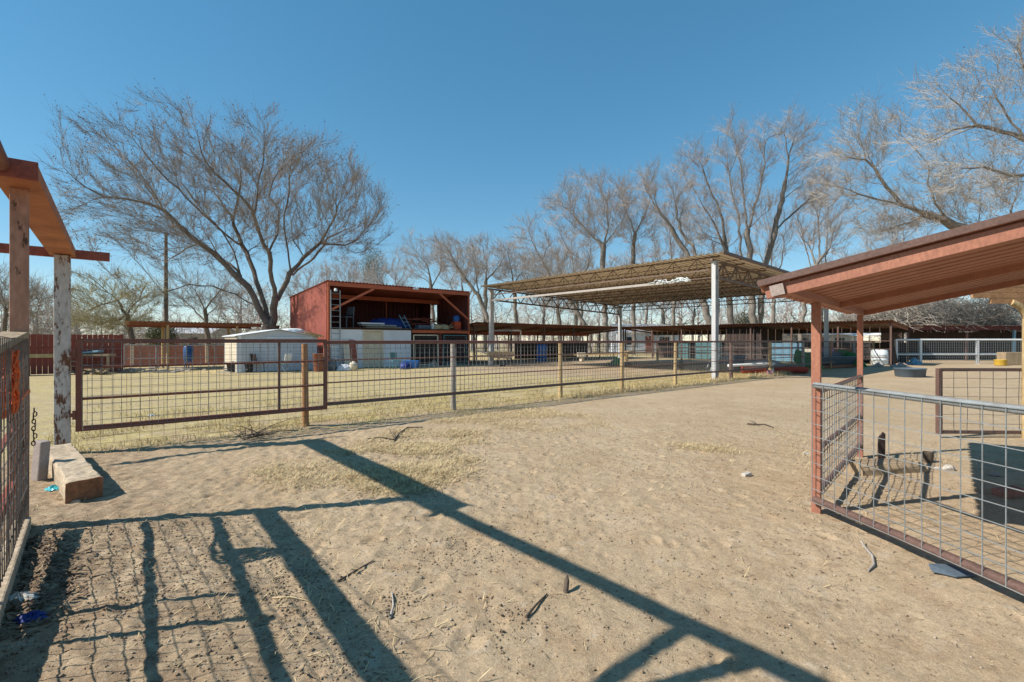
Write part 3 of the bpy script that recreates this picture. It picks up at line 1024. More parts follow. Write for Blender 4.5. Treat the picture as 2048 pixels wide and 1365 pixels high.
tag(MB().prism([s_ + V((-.035, 0, -.05)), s_ + V((.045, 0, -.05)), s_ + V((.05, 0, .36)), s_ + V((.03, 0, .38)), s_ + V((-.03, 0, .31))], V((.02, .05, 0))).build("wooden_stake", M["dark_wood"], root=s_),
    "short pointed dark stake standing behind the tan slab", "stake")
s_ = onz(1855, 922)
tag(MB().tube([s_ - Z * .05, s_ + V((.01, 0, .13))], .055, 10).build("stump", M["stick_wood"], root=s_), "cut round stub of wood right of the dark stake", "stump")
s_ = onz(1905, 1152)
tag(MB().prism([s_ + V((-.09, .05, .005)), s_ + V((-.07, .1, .03)), s_ + V((.05, .09, .03)), s_ + V((.17, -.01, .01)), s_ + V((.0, -.03, .005))], V((.0, .0, .012))).build("plastic_sheet", M["slate_plastic"], root=s_, bevel=.004),
    "blue-grey plastic sheet poking out under the galvanized panel", "litter")

# ------------------------------------------------------------------ tall open canopy
CO = V((8.0, 19.4, 0))
CL, CW = 14.2, 12.8
def cp(a, b, z=0):
    return CO + A * a + B * b + Z * z
def chz(b):                              # column height falls toward the back
    return 4.62 - .46 * b / CW

ca = empty("open_canopy", CO, "tall open-sided canopy with a tan ribbed roof on open web trusses and white steel columns", "canopy")
def truss(a, b, depth, m, n, r=.03, rd=.014):
    a, b = V(a), V(b)
    mb = MB()
    mb.bar(a, b, r * 2, r * 2)
    lo = Z * -depth
    mb.bar(a + lo + (b - a) * .03, b + lo - (b - a) * .03, r * 2, r * 2)
    for i in range(n):
        x0, x1, x2 = (a.lerp(b, .03 + .94 * (i + q) / n) for q in (0, .5, 1))
        mb.bar(x0 + lo, x1, rd * 2, rd * 2); mb.bar(x1, x2 + lo, rd * 2, rd * 2)
        mb.bar(x1, x1 + lo, rd * 1.6, rd * 1.6)
    return mb

for a, b in ((0, 0), (CL, 0), (CL, CW), (0, CW)):
    h_ = chz(b)
    mb = MB()
    c = cp(a, b, -.3)
    mb.bar(c, cp(a, b, h_), .24, .012, A)
    for q in (-1, 1):
        mb.bar(c + B * q * .125, cp(a, b, h_) + B * q * .125, .014, .16, A)
    mb.bar(cp(a, b, h_), cp(a, b, h_ + .012), .36, .3, A)
    mb.build("column", M["white_steel"], ca)
for a in (0, CL):
    truss(cp(a, -.3, chz(0) + .06), cp(a, CW + .3, chz(CW) + .06), .66, None, 11, .045, .022).build("girder_truss", M["truss_steel"], ca)
nj = 7
for k in range(nj):
    b = CW * k / (nj - 1)
    truss(cp(-.2, b, chz(b) + .2), cp(CL + .2, b, chz(b) + .2), .5, None, 13, .026, .013).build("roof_joist", M["truss_steel"], ca)
MB().bar(cp(1.0, -.04, 3.98), cp(CL, -.04, 3.98), .08, .1).build("light_beam", M["grey_beam"], ca)
MB().tube([cp(0, -.04, 4.0), cp(1.2, -.04, 4.0)], .02, 6).build("tie_rod", M["truss_steel"], ca)
tb_ = MB()
for k in range(14):
    a0 = random.uniform(1.0, 2.6)
    tb_.tube([cp(a0 + i * random.uniform(.05, .12), -.1 + random.uniform(-.05, .05), 4.05 + random.uniform(-.1, .08)) for i in range(6)], .018, 5, False)
tag(tb_.build("plastic_strip", M["white_plastic"], root=cp(1.8, -.1, 4)), "tattered white plastic wound round the canopy's pale beam", "plastic")
sl_ = (chz(0) - chz(CW)) / CW
MB().corr(cp(-.55, -.45, chz(0) + .26), A * (CL + 1.1), B * (CW + .9) - Z * sl_ * (CW + .9), .27, .03, .006, "box").build("roof_underside", M["tan_under"], ca)
MB().corr(cp(-.57, -.47, chz(0) + .275), A * (CL + 1.14), B * (CW + .94) - Z * sl_ * (CW + .94), .27, .03, .006, "box").build("roof", M["tan_roof"], ca)
for k in range(5):
    b = CW * (k + .5) / 5
    MB().bar(cp(-.5, b, chz(b) + .23), cp(CL + .5, b, chz(b) + .23), .05, .05).build("purlin", M["truss_steel"], ca)
MB().bar(cp(-.58, -.5, chz(0) + .25), cp(-.58, CW + .5, chz(CW) + .25), .02, .12).build("edge_trim", M["brown_rail"], ca)

# ------------------------------------------------------------------ red two-level barn
BO = V((-9.88, 26.4, 0))
BL, BD, BH = 9.3, 6.5, 4.72
def bp(s, t, z=0):
    return BO + B * s + A * t + Z * z
def rz(t):
    return BH - .46 * t / BD

ba = empty("red_barn", BO, "red corrugated two-level barn with an open hay loft above white ground floor walls", "barn")
def wallsheet(p0, p1, z0, za, zb, pitch=.31, amp=.04):
    """vertical corrugated wall from p0 to p1, top heights za -> zb, built as a sheet clipped by its slope"""
    p0, p1 = V(p0), V(p1)
    L_ = (p1 - p0).length
    u = (p1 - p0).normalized()
    n_ = Z.cross(u)
    k = int(L_ / pitch * 4)
    vs, fs = [], []
    for i in range(k + 1):
        x = L_ * i / k
        q = p0 + u * x + n_ * amp * math.sin(2 * PI * x / pitch)
        vs += [q + Z * z0, q + Z * (za + (zb - za) * i / k), q + n_ * .006 + Z * z0, q + n_ * .006 + Z * (za + (zb - za) * i / k)]
    for i in range(k):
        a, b = i * 4, i * 4 + 4
        fs += [(a, b, b + 1, a + 1), (b + 2, a + 2, a + 3, b + 3), (a + 1, b + 1, b + 3, a + 3), (b, a, a + 2, b + 2)]
    fs += [(0, 1, 3, 2), (4 * k, 4 * k + 2, 4 * k + 3, 4 * k + 1)]
    return MB().add(vs, fs)

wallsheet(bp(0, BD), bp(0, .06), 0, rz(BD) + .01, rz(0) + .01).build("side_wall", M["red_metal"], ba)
wallsheet(bp(BL, .06), bp(BL, 3.9), 0, rz(0) + .01, rz(3.9) + .01).build("side_wall", M["dark_and_shaded_red_metal"], ba)  # right wall coloured darker than the outer red to deepen the interior shade
wallsheet(bp(BL, 4.8), bp(BL, BD), 0, rz(4.8) + .01, rz(BD) + .01).build("side_wall", M["dark_and_shaded_red_metal"], ba)  # same darkened colour carrying the interior shade
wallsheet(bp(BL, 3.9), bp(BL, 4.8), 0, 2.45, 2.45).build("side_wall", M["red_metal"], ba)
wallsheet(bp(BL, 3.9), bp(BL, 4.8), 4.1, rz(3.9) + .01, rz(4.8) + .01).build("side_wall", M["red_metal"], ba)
wallsheet(bp(BL, BD), bp(0, BD), 0, rz(BD) + .02, rz(BD) + .02).build("back_wall", M["dark_and_shaded_red_metal"], ba)  # loft shade painted into the back wall's colour
MB().corr(bp(-.08, -.15, rz(0) + .03), B * (BL + .16), A * (BD + .35) - Z * .46 / BD * (BD + .35), .2, .028, .006).build("roof", M["red_metal"], ba)
MB().bar(bp(-.02, -.02, BH - .13), bp(BL + .02, -.02, BH - .13), .08, .22).build("front_beam", M["orange_steel"], ba, bevel=.006)
MB().bar(bp(.05, 3.6, rz(3.6) - .22), bp(BL - .05, 3.6, rz(3.6) - .22), .08, .26).build("inner_beam", M["orange_steel"], ba)
for s in (.05, BL - .03):
    MB().bar(bp(s, 0, -.2), bp(s, 0, BH - .24), .1, .1, A).build("corner_post", M["orange_steel"], ba)
MB().bar(bp(5.2, 3.65, 2.3), bp(5.2, 3.65, rz(3.6) - .34), .05, .05, A).build("inner_post", M["orange_steel"], ba)
MB().bar(bp(.1, -.05, 3.15), bp(2.6, -.05, BH - .25), .1, .12).build("brace", M["orange_steel"], ba)
MB().bar(bp(BL - .08, -.05, 2.9), bp(7.0, -.05, BH - .25), .09, .11).build("brace", M["orange_steel"], ba)
MB().bar(bp(.06, 3.2, 2.19), bp(BL - .06, 3.2, 2.19), 6.3, .06).build("loft_floor", M["dark_wood"], ba)
MB().corr(bp(.02, -.12, 2.235), B * (BL - .04), A * .9, .16, .015, .006).build("loft_edge", M["brown_roof"], ba)
MB().bar(bp(5.05, -.02, 2.08), bp(BL - .03, -.02, 2.08), .08, .18).build("lower_beam", M["orange_steel"], ba)
# ground floor
for s0, s1 in ((.12, 1.95), (3.2, 5.0)):
    MB().bar(bp(s0, .02, 1.07), bp(s1, .02, 1.07), .08, 2.14).build("front_wall", M["white_wall"], ba)
dr = MB().bar(bp(2.05, .05, 1.02), bp(3.1, .05, 1.02), .05, 2.02).build("door", M["cream"], ba)
dfm = MB()
dfm.bar(bp(2.0, 0, 0), bp(2.0, 0, 2.14), .1, .1, A); dfm.bar(bp(3.15, 0, 0), bp(3.15, 0, 2.14), .1, .1, A); dfm.bar(bp(2.05, 0, 2.09), bp(3.1, 0, 2.09), .1, .1)
dfm.bar(bp(2.05, .01, 1.1), bp(3.1, .01, 1.1), .06, .08)
dfm.build("door_frame", M["cream"], dr)
MB().tube([bp(2.2, -.0, 1.12), bp(2.2, -.07, 1.12)], .035, 8).build("door_handle", M["galv"], dr)
wallsheet(bp(5.1, 3.0), bp(BL - .08, 3.0), 0, 2.1, 2.1).build("inner_wall", M["dark_wood"], ba)
MB().bar(bp(5.05, .1, 0), bp(5.05, 3, 0), .05, 4.2).build("inner_wall", M["dark_wood"], ba)
for s0, s1, mm in ((5.2, 6.9, "cream"), (7.35, 9.1, "teal")):
    wf = MB()
    for z_ in (.05, 1.5, 1.86):
        wf.bar(bp(s0, .03, z_), bp(s1, .03, z_), .05, .07)
    wf.bar(bp(s0, .03, .02), bp(s0, .03, 1.88), .07, .05, A); wf.bar(bp(s1, .03, .02), bp(s1, .03, 1.88), .07, .05, A)
    f_ = wf.build("cage_frame", M[mm], ba)
    mesh_wires(MB(), bp(s0, .06, .08), B * (s1 - s0), Z * 1.78, 14, 14, .005).build("wire_mesh", M["wire"], f_)
MB().bar(bp(7.1, .03, 0), bp(7.1, .03, 2.0), .22, .05, A).build("panel", M["dark_and_shaded_red_metal"], ba)
for s, z_ in ((.35, 4.2), (5.3, 4.62)):
    lm = MB()
    lm.lathe(bp(s, -.22, z_), [(.02, .14), (.07, .12), (.1, .0), (.085, -.03)], 12)
    if s > 1: lm.bar(bp(s, -.03, z_ + .14), bp(s, -.24, z_ + .14), .04, .04); lm.lathe(bp(s - .2, -.24, z_ - .02), [(.03, .1), (.07, .06), (.08, 0)], 10); lm.bar(bp(s - .22, -.22, z_ + .1), bp(s + .02, -.22, z_ + .1), .03, .03)
    else: lm.bar(bp(s, -.02, z_ + .1), bp(s, -.24, z_ + .1), .04, .04)
    lm.build("yard_light", M["lamp_white"], ba)
# ladder
ld = MB()
for s in (.12, .62):
    ld.bar(bp(s, -.16, 0), bp(s, -.12, 4.25), .05, .035, A)
for k in range(13):
    z_ = .35 + k * .31
    ld.tube([bp(.12, -.155, z_), bp(.62, -.155, z_)], .016, 6)
tag(ld.build("ladder", M["galv"], root=bp(.37, -.16)), "pale ladder standing against the left corner of the red barn", "ladder")

# loft contents
LZ = 2.25
def lathe_thing(name, c, prof, m, label, cat, n=16, **k):
    return tag(MB().lathe(c, prof, n, **k).build(name, M[m], root=c), label, cat)

def chair(name, c, ang, m, label, cat="chair", sc=1.0, cross=False):
    r = empty(name, c, label, cat, None, ang)
    def q(x, y, z): return V((x * sc, y * sc, z * sc)) + V(c)
    MB().frame_box(q(0, 0, .45), V((.22, 0, 0)) * sc, V((0, .2, .0)) * sc, V((0, 0, .018)) * sc).build("seat", M[m], r, bevel=.006)
    MB().frame_box(q(0, .22, .72), V((.21, 0, 0)) * sc, V((0, .035, .17)) * sc, V((0, .015, -.004)) * sc).build("backrest", M[m], r, bevel=.006)
    for sx in (-1, 1):
        if cross:
            MB().tube([q(sx * .2, -.22, 0), q(sx * .2, .24, .88)], .014 * sc, 6).build("leg", M["galv"], r)
            MB().tube([q(sx * .18, .24, 0), q(sx * .18, -.16, .46)], .014 * sc, 6).build("leg", M["galv"], r)
        else:
            MB().tube([q(sx * .2, -.19, 0), q(sx * .19, -.17, .45)], .018 * sc, 6).build("leg", M[m], r)
            MB().tube([q(sx * .2, .2, 0), q(sx * .19, .2, .45), q(sx * .19, .27, .9)], .018 * sc, 6).build("leg", M[m], r)
    return r

chair("stacking_chair", bp(1.35, .8, LZ), -.5, "slate_plastic", "grey-blue chair standing in the loft of the red barn", sc=1.35)
bn = MB()
def heap(c, ax, ay, hgt, seed, nn=28, mm=10):
    rs = random.Random(seed)
    vs, fs = [], []
    for i in range(mm + 1):
        f_ = i / mm
        for j in range(nn):
            a = 2 * PI * j / nn
            q = math.cos(f_ * PI / 2) ** .7
            n_ = 1 + rs.uniform(-.12, .12)
            vs.append(V(c) + V(ax) * math.cos(a) * q * n_ + V(ay) * math.sin(a) * q * n_ + Z * hgt * math.sin(f_ * PI / 2) * (1 + rs.uniform(-.1, .1)))
    for i in range(mm):
        for j in range(nn):
            fs.append((i * nn + j, i * nn + (j + 1) % nn, (i + 1) * nn + (j + 1) % nn, (i + 1) * nn + j))
    return MB().add(vs, fs, True)
c = bp(4.2, 1.4, LZ)
tag(heap(c, B * 1.35, A * .7, .62, 4).build("tarp_heap", M["tarp_blue"], root=c), "dark blue tarpaulin heaped in the middle of the barn loft", "tarp")
ldl = MB()
for q in (0, .32):
    ldl.bar(bp(5.0 + q, .55, LZ), bp(4.75 + q, 1.0, LZ + .85), .03, .05)
for k in range(3):
    ldl.bar(bp(4.95 - k * .07, .62 + k * .12, LZ + .18 + k * .24), bp(5.27 - k * .07, .62 + k * .12, LZ + .18 + k * .24), .03, .03)
tag(ldl.build("step_ladder", M["pale_blue"], root=bp(5, .6, LZ)), "pale blue step ladder propped on the loft tarpaulin", "ladder")
for k, (s0, s1, t_, z_, mm, lab) in enumerate(((2.3, 4.6, .5, .05, "old_wood", "lowest grey board lying in the barn loft"), (2.1, 4.3, .6, .16, "grey_wood", "middle grey board of the loft pile"), (2.0, 3.5, .55, .27, "white_wall", "topmost pale board of the loft pile"))):
    tag(MB().bar(bp(s0, t_, LZ + z_), bp(s1, t_ + .1, LZ + z_), .4, .08).build("loose_board", M[mm], root=bp(s0, t_, LZ)), lab, "board")
c = bp(6.15, .55, LZ)
tag(MB().bar(c - B * .45 + Z * .12, c + B * .45 + Z * .12, .5, .24).build("storage_box", M["slate_plastic"], root=c, bevel=.04), "flat slate-blue box on the loft left of the straw", "box")
lathe_thing("white_bucket", bp(6.75, .4, LZ), [(.11, 0), (.13, .34), (.14, .35), (.12, .36)], "white_plastic", "small white bucket beside the loose hay in the loft", "bucket")
for k, (s, t_) in enumerate(((7.15, .6), (7.75, .7))):
    c = bp(s, t_, LZ)
    tag(heap(c, B * .42, A * .35, .32, 20 + k).build("hay_heap", M["straw"], root=c), ("rounded heap of hay beside the white bucket in the loft", "rounded heap of hay nearer the loft's side opening")[k], "hay")
wp = MB()
for k in range(34):
    a = bp(random.uniform(5.6, 8.0), random.uniform(2.0, 3.0), LZ + random.uniform(.1, .75))
    wp.bar(a, a + B * random.uniform(.4, 1.1) + A * random.uniform(-.3, .3) + Z * random.uniform(-.15, .15), .06, .06)
tag(wp.build("scrap_wood", M["red_plank"], root=bp(6.8, 2.5, LZ)), "reddish scrap wood piled at the back of the barn loft", "wood pile")
wp = MB()
for k in range(12):
    a = bp(random.uniform(8.0, 8.5), random.uniform(.4, 1.2), LZ + random.uniform(.02, .15))
    wp.bar(a, a + B * random.uniform(.3, .6) + Z * random.uniform(0, .3), .03, .03)
tag(wp.build("stick_pile", M["straw"], root=bp(8.2, .8, LZ)), "small pile of pale sticks beside the orange tub in the loft", "sticks")
c = bp(8.7, .6, LZ)
tag(MB().bar(c - B * .24 + Z * .27, c + B * .24 + Z * .27, .46, .54).build("orange_tub", M["orange_plastic"], root=c, bevel=.05), "orange plastic tub at the right end of the barn loft", "tub")
lathe_thing("water_jug", c + Z * .54, [(.2, 0), (.22, .05), (.22, .28), (.17, .36), (.16, .38)], "blue_plastic", "blue jug standing on top of the orange tub", "jug")
# props leaning by the barn front
for k, (s0, s1, mm, lab) in enumerate(((.78, 1.12, "cream", "tan board leaning on the white barn wall"), (1.12, 1.5, "red_plank", "red-brown panel leaning on the white barn wall"))):
    a = bp(s0, -.1, 0)
    tag(MB().prism([bp(s0, -.42, 0), bp(s1, -.42, 0), bp(s1, -.06, 1.55), bp(s0, -.06, 1.58)], A * -.04).build("tilted_slab", M[mm], root=a), lab, "panel")
def cylinder_tank(name, c, r, h, m, label):
    t = empty(name, c, label, "gas bottle")
    MB().lathe(c, [(r * .8, 0), (r * .8, .04), (r, .06), (r, h * .72), (r * .8, h * .84), (r * .3, h * .88)], 16).build("tank", M[m], t)
    MB().lathe(V(c) + Z * h * .86, [(r * .5, 0), (r * .5, h * .12), (r * .44, h * .12)], 12).build("collar", M[m], t)
cylinder_tank("gas_bottle", gxy(665, 59.5), .2, .62, "slate_plastic", "grey-blue gas bottle under the leaning panels")
cylinder_tank("gas_bottle", gxy(707, 59), .19, .48, "cream", "cream gas bottle left of the barn door")
c = gxy(689, 59); tag(heap(c, V((.42, 0, 0)), V((0, .3, 0)), .3, 9).build("feed_sack", M["white_wall"], root=c), "slumped white sack between the two gas bottles", "sack")
c = gxy(640, 60)
t = empty("rusty_barrel", c, "rusty open barrel between the white shed and the red barn", "barrel")
MB().lathe(c, [(.27, 0), (.29, .05), (.36, .84), (.38, .86), (.36, .88), (.33, .86), (.3, .3)], 20).build("barrel_body", M["rust"], t)
MB().lathe(c, [(.312, .3), (.325, .31), (.327, .34), (.32, .36)], 20).build("hoop", M["brown_pipe"], t)
chair("garden_chair", gxy(790, 56.5), .7, "teal", "pale green chair against the white barn wall right of the door")
c = gxy(823, 54.5)
tag(MB().prism([c + V((-.32, -.2, 0)), c + V((.32, -.2, 0)), c + V((.42, -.26, .42)), c + V((-.42, -.26, .42))], V((0, .5, 0))).build("storage_tub", M["blue_plastic"], root=c, bevel=.03), "bright blue tub in front of the barn's wire cages", "tub")
c = gxy(810, 55)
tag(heap(c, V((.3, 0, 0)), V((0, .25, 0)), .32, 12).build("refuse_bag", M["tarp_blue"], root=c), "dark bag beside the blue tub", "bag")
rag("clutter_heap", gxy(868, 52), .4, M["grey_wood"], "grey heap of odds and ends before the barn's cages", "junk", 22, .9)

# ------------------------------------------------------------------ low white shed left of the barn
SO = V((-13.07, 23.4, 0)); SW_, SD_ = 3.75, 2.8
def sp_(s, t, z=0): return SO + B * s + A * t + Z * z
ws = empty("white_shed", SO, "low white metal shed with a shallow gable between the barn and the pole shelter", "shed")
wb = MB()
wb.prism([sp_(0, 0), sp_(SW_, 0), sp_(SW_, 0, 1.72), sp_(SW_ / 2, 0, 2.04), sp_(0, 0, 1.72)], A * .05)
wb.build("front_wall", M["shed_white"], ws)
MB().prism([sp_(0, SD_), sp_(SW_, SD_), sp_(SW_, SD_, 1.72), sp_(SW_ / 2, SD_, 2.04), sp_(0, SD_, 1.72)], A * -.05).build("back_wall", M["shed_white"], ws)
wallsheet(sp_(0, SD_), sp_(0, .05), 0, 1.7, 1.7, .2, .012).build("side_wall", M["cream"], ws)
wallsheet(sp_(SW_, .05), sp_(SW_, SD_), 0, 1.7, 1.7, .2, .012).build("side_wall", M["shed_white"], ws)
for q, (x0, x1) in enumerate(((-.1, SW_ / 2), (SW_ + .1, SW_ / 2))):
    a, b_ = sp_(x0, -.12, 1.72), sp_(x1, -.12, 2.06)
    U_ = b_ - a
    MB().prism([a, b_, b_ + Z * .035, a + Z * .035], A * (SD_ + .25)).build("roof", M["white_wall"], ws)
rb = MB()
for k in range(26):
    x = .05 + k * (SW_ - .1) / 25
    if 1.38 < x < 3.45: continue
    top_ = 1.72 + .32 * (1 - abs(x - SW_ / 2) / (SW_ / 2))
    rb.bar(sp_(x, -.006, .05), sp_(x, -.006, top_ - .04), .02, .012, A)
rb.build("wall_rib", M["shed_white"], ws)
for k in range(2):
    d_ = MB().bar(sp_(1.4 + k * 1.02, -.014, .82), sp_(2.4 + k * 1.02, -.014, .82), .02, 1.6).build("sliding_door", M["shed_white"], ws)
    mb = MB()
    for q in range(5): mb.bar(sp_(1.52 + k * 1.02 + q * .19, -.03, .06), sp_(1.52 + k * 1.02 + q * .19, -.03, 1.58), .03, .01, A)
    mb.build("door_rib", M["shed_white"], d_)
MB().bar(sp_(1.3, -.03, 1.66), sp_(3.5, -.03, 1.66), .04, .06).build("door_track", M["white_wall"], ws)
MB().bar(sp_(.12, -.02, 0), sp_(.12, -.02, 1.75), .12, .03, A).build("corner_trim", M["white_wall"], ws)
wp = MB()
for k in range(9):
    a = sp_(random.uniform(2.9, 3.5), -.2 + k * .06, 1.86 + random.uniform(0, .1))
    wp.bar(a, a + B * random.uniform(.5, .8) + Z * random.uniform(-.22, -.05), .05, .05)
tag(wp.build("loose_lath", M["yellow_wood"], root=sp_(3.3, 0, 1.85)), "yellow laths sticking off the white shed roof", "wood")
c = sp_(2.8, 1.0, 1.98)
tag(heap(c, B * .7, A * .6, .18, 31).build("roof_tarp", M["white_plastic"], root=c), "crumpled pale sheet lying on the white shed roof", "sheet")
chair("wooden_chair", gxy(516, 62), 2.6, "dark_wood", "dark wooden chair in front of the white shed")
chair("folding_chair", gxy(569, 62), -1.9, "white_plastic", "white folding chair with crossed legs in front of the white shed", cross=True)
c = gxy(490, 61)
tt = empty("work_table", c, "low pale table loaded with dark bins left of the wooden chair", "table")
MB().bar(c - V((.5, 0, -.5)), c + V((.5, 0, .5)), .5, .05).build("table_top", M["grey_wood"], tt)
for sx in (-.45, .45):
    for sy in (-.2, .2):
        MB().bar(c + V((sx, sy, 0)), c + V((sx, sy, .48)), .05, .05, A).build("leg", M["grey_wood"], tt)
for k, (px, h_, mm, lab) in enumerate(((464, .42, "black_rubber", "black bin left of the low table by the white shed"), (478, .45, "slate_plastic", "blue-grey tub under the low table's left end"), (497, .4, "black_rubber", "dark crate under the low table's right end"))):
    c = gxy(px, 62)
    lathe_thing("storage_bin", c, [(.2, 0), (.24, h_), (.26, h_ + .01), (.22, h_ + .02)], mm, lab, "bin")

# ------------------------------------------------------------------ pole shelter, red board fence, brick wall at the left
PO = V((-18.1, 25.9, 0))
ps = empty("pole_shelter", PO, "small open shelter with a flat rusty ribbed roof on yellow poles", "shelter")
def pq(s, t, z=0): return PO + B * s + A * t + Z * z
for s, t in ((0, 0), (3.25, 0), (0, 2.3), (3.25, 2.3)):
    MB().tube([pq(s, t, -.2), pq(s, t, 2.36 - .03 * t)], .07, 8).build("post", M["yellow_wood"], ps)
MB().bar(pq(-1.6, 0, 2.39), pq(4.5, 0, 2.39), .08, .16).build("beam", M["rust"], ps)
MB().bar(pq(-1.6, 2.3, 2.32), pq(4.5, 2.3, 2.32), .08, .12).build("beam", M["rust"], ps)
MB().corr(pq(-1.75, -.35, 2.51), B * 6.4, A * 3.1 - Z * .09, .17, .022, .006).build("roof", M["brown_roof"], ps)
# red fence
RO = V((-21.3, 21.7, 0))
rf_ = empty("board_fence", RO, "dark red board fence with one tan rail behind the gateway posts", "fence")
def rq(s, t, z=0): return RO + B * s + A * t + Z * z
bd = MB()
x = -14.0
while x < 3.2:
    wd = .19
    bd.bar(rq(x + wd / 2, random.uniform(-.004, .004), .02), rq(x + wd / 2, 0, 1.8 + random.uniform(-.015, .015)), wd * .94, .03, A)
    x += wd
bd.build("board", M["fence_red"], rf_)
MB().bar(rq(-14, -.05, .84), rq(1.1, -.05, .84), .05, .17).build("rail", M["yellow_wood"], rf_)
MB().bar(rq(-14, .04, 1.2), rq(3.2, .04, 1.2), .04, .1).build("rail", M["fence_red"], rf_)
for s in (-12, -8, -4, 0, 3.1):
    MB().bar(rq(s, .06, -.1), rq(s, .06, 1.75), .1, .1, A).build("post", M["fence_red"], rf_)
# plain wire fence and bricks in front of it
bw = empty("brick_wall", (-22, 31, 0), "low reddish block wall beyond the wire panels at the left", "wall")
bwm = MB()
bwm.bar(V((-30, 29.6, .6)), V((-13.5, 33.2, .6)), .2, 1.2)
bwm.build("wall_body", M["brick"], bw)
pil = MB()
for k in range(9):
    p = V((-30, 29.6, 0)).lerp(V((-13.5, 33.2, 0)), k / 8)
    MB().bar(p - Z * .1, p + Z * 1.28, .26, .26, A).build("pier", M["cream"] if k % 2 else M["brick"], bw)
cfs = empty("corral_panel", (-17, 24.6, 0), "pale pipe corral panel standing behind the gate mesh", "panel")
for z_ in (1.28, .62, .12):
    MB().tube([V((-19.2, 24.4, z_)), V((-13.8, 27.8, z_))], .022, 6).build("rail", M["galv"], cfs)
for k in range(6):
    p = V((-19.2, 24.4, 0)).lerp(V((-13.8, 27.8, 0)), k / 5)
    MB().tube([p, p + Z * 1.3], .025, 6).build("upright", M["galv"], cfs)
c = gxy(377, 52)
bt_ = empty("blue_chute", c, "tall blue plastic barrel stand beside the pole shelter", "barrel")
MB().lathe(c + Z * .35, [(.2, 0), (.25, .04), (.25, .8), (.2, .86), (.1, .87)], 16).build("barrel_body", M["blue_plastic"], bt_)
for a in (0, 2.1, 4.2):
    MB().tube([c + V((.22 * math.cos(a), .22 * math.sin(a), 0)), c + V((.15 * math.cos(a), .15 * math.sin(a), .4))], .03, 6).build("leg", M["blue_plastic"], bt_)
wp = MB()
for k in range(60):
    a = at(random.uniform(150, 215), 22.4 + random.uniform(-.5, .6)); a.z = abs(random.gauss(0, .22))
    wp.bar(a, a + V((random.uniform(-.5, .5), random.uniform(-.3, .3), random.uniform(-.12, .12))), random.uniform(.05, .16), .05)
tag(wp.build("scrap_lumber", M["old_wood"], root=at(180, 22.4)), "heap of broken lumber against the red board fence", "wood pile")
c = at(188, 22.9)
jb = empty("work_bench", c, "rough bench with a pale blue bundle on top before the red board fence", "bench")
MB().bar(c + V((-.85, 0, .85)), c + V((.75, .1, .85)), .5, .08).build("bench_top", M["old_wood"], jb)
for sx in (-.75, .65):
    MB().bar(c + V((sx, 0, 0)), c + V((sx, 0, .82)), .1, .4, A).build("leg", M["old_wood"], jb)
tag(MB().bar(c + V((-.55, 0, .95)), c + V((.3, .05, 1.02)), .35, .1).build("blue_bundle", M["pale_blue"], root=c, bevel=.03), "flat pale blue bundle on the rough bench", "bundle")
wp = MB()
for k in range(40):
    a = at(random.uniform(215, 470), 24.0 + random.uniform(-.4, .9)); a.z = abs(random.gauss(.03, .07))
    wp.bar(a, a + V((random.uniform(-.9, .9), random.uniform(-.3, .3), random.uniform(-.05, .05))), random.uniform(.06, .2), .07)
tag(wp.build("scrap_lumber", M["grey_wood"], root=at(340, 24)), "low strip of grey scrap lumber in front of the brick wall", "wood pile")

# ------------------------------------------------------------------ long stable roofs behind the canopy
C0 = V((-2.55, 33.2, 0))
def stable(name, o, u, n_, Lg, label, hf, hb, dep, step, wall_from, wall_h, back="dark_wood", roofm="brown_roof", fascia="orange_steel"):
    r = empty(name, o, label, "stable")
    q = lambda s, t, z=0: o + u * s + n_ * t + Z * z
    sg = 1 if u.cross(n_).z > 0 else -1
    p_, U_ = (q(-.1, -.4, hf + .1), u * (Lg + .2)) if sg > 0 else (q(Lg + .1, -.4, hf + .1), -u * (Lg + .2))
    MB().corr(p_, U_, n_ * (dep + .8) - Z * (hf - hb) * (dep + .8) / dep, .2, .025, .006).build("roof", M[roofm], r)
    MB().bar(q(-.1, 0, hf - .02), q(Lg + .1, 0, hf - .02), .06, .16).build("front_beam", M["rust"], r)
    MB().bar(q(-.1, dep, hb - .1), q(Lg + .1, dep, hb - .1), .06, .3).build("back_beam", M[fascia], r)
    k = 0.0
    while k <= Lg + .01:
        MB().bar(q(k, 0, -.2), q(k, 0, hf - .1), .09, .09, u).build("post", M["brown_rail"], r)
        MB().bar(q(k, dep, -.2), q(k, dep, hb - .2), .09, .09, u).build("post", M["brown_rail"], r)
        MB().bar(q(k, 0, hf - .1), q(k, dep, hb - .05), .06, .14).build("rafter", M["rust"], r)
        k += step
    for w0, w1 in wall_from:
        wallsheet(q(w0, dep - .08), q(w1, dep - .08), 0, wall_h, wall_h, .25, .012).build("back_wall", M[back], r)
    for z_ in (.5, 1.0, 1.5):
        MB().tube([q(0, .02, z_), q(Lg, .02, z_)], .024, 6).build("stall_rail", M["brown_rail"], r)
    mw = MB()
    for k in range(int(Lg / .5)):
        mw.bar(q(k * .5 + .2, .03, .1), q(k * .5 + .2, .03, hf - .1), .018, .018, u)
    mw.build("stall_bars", M["truss_steel"], r)
    return q

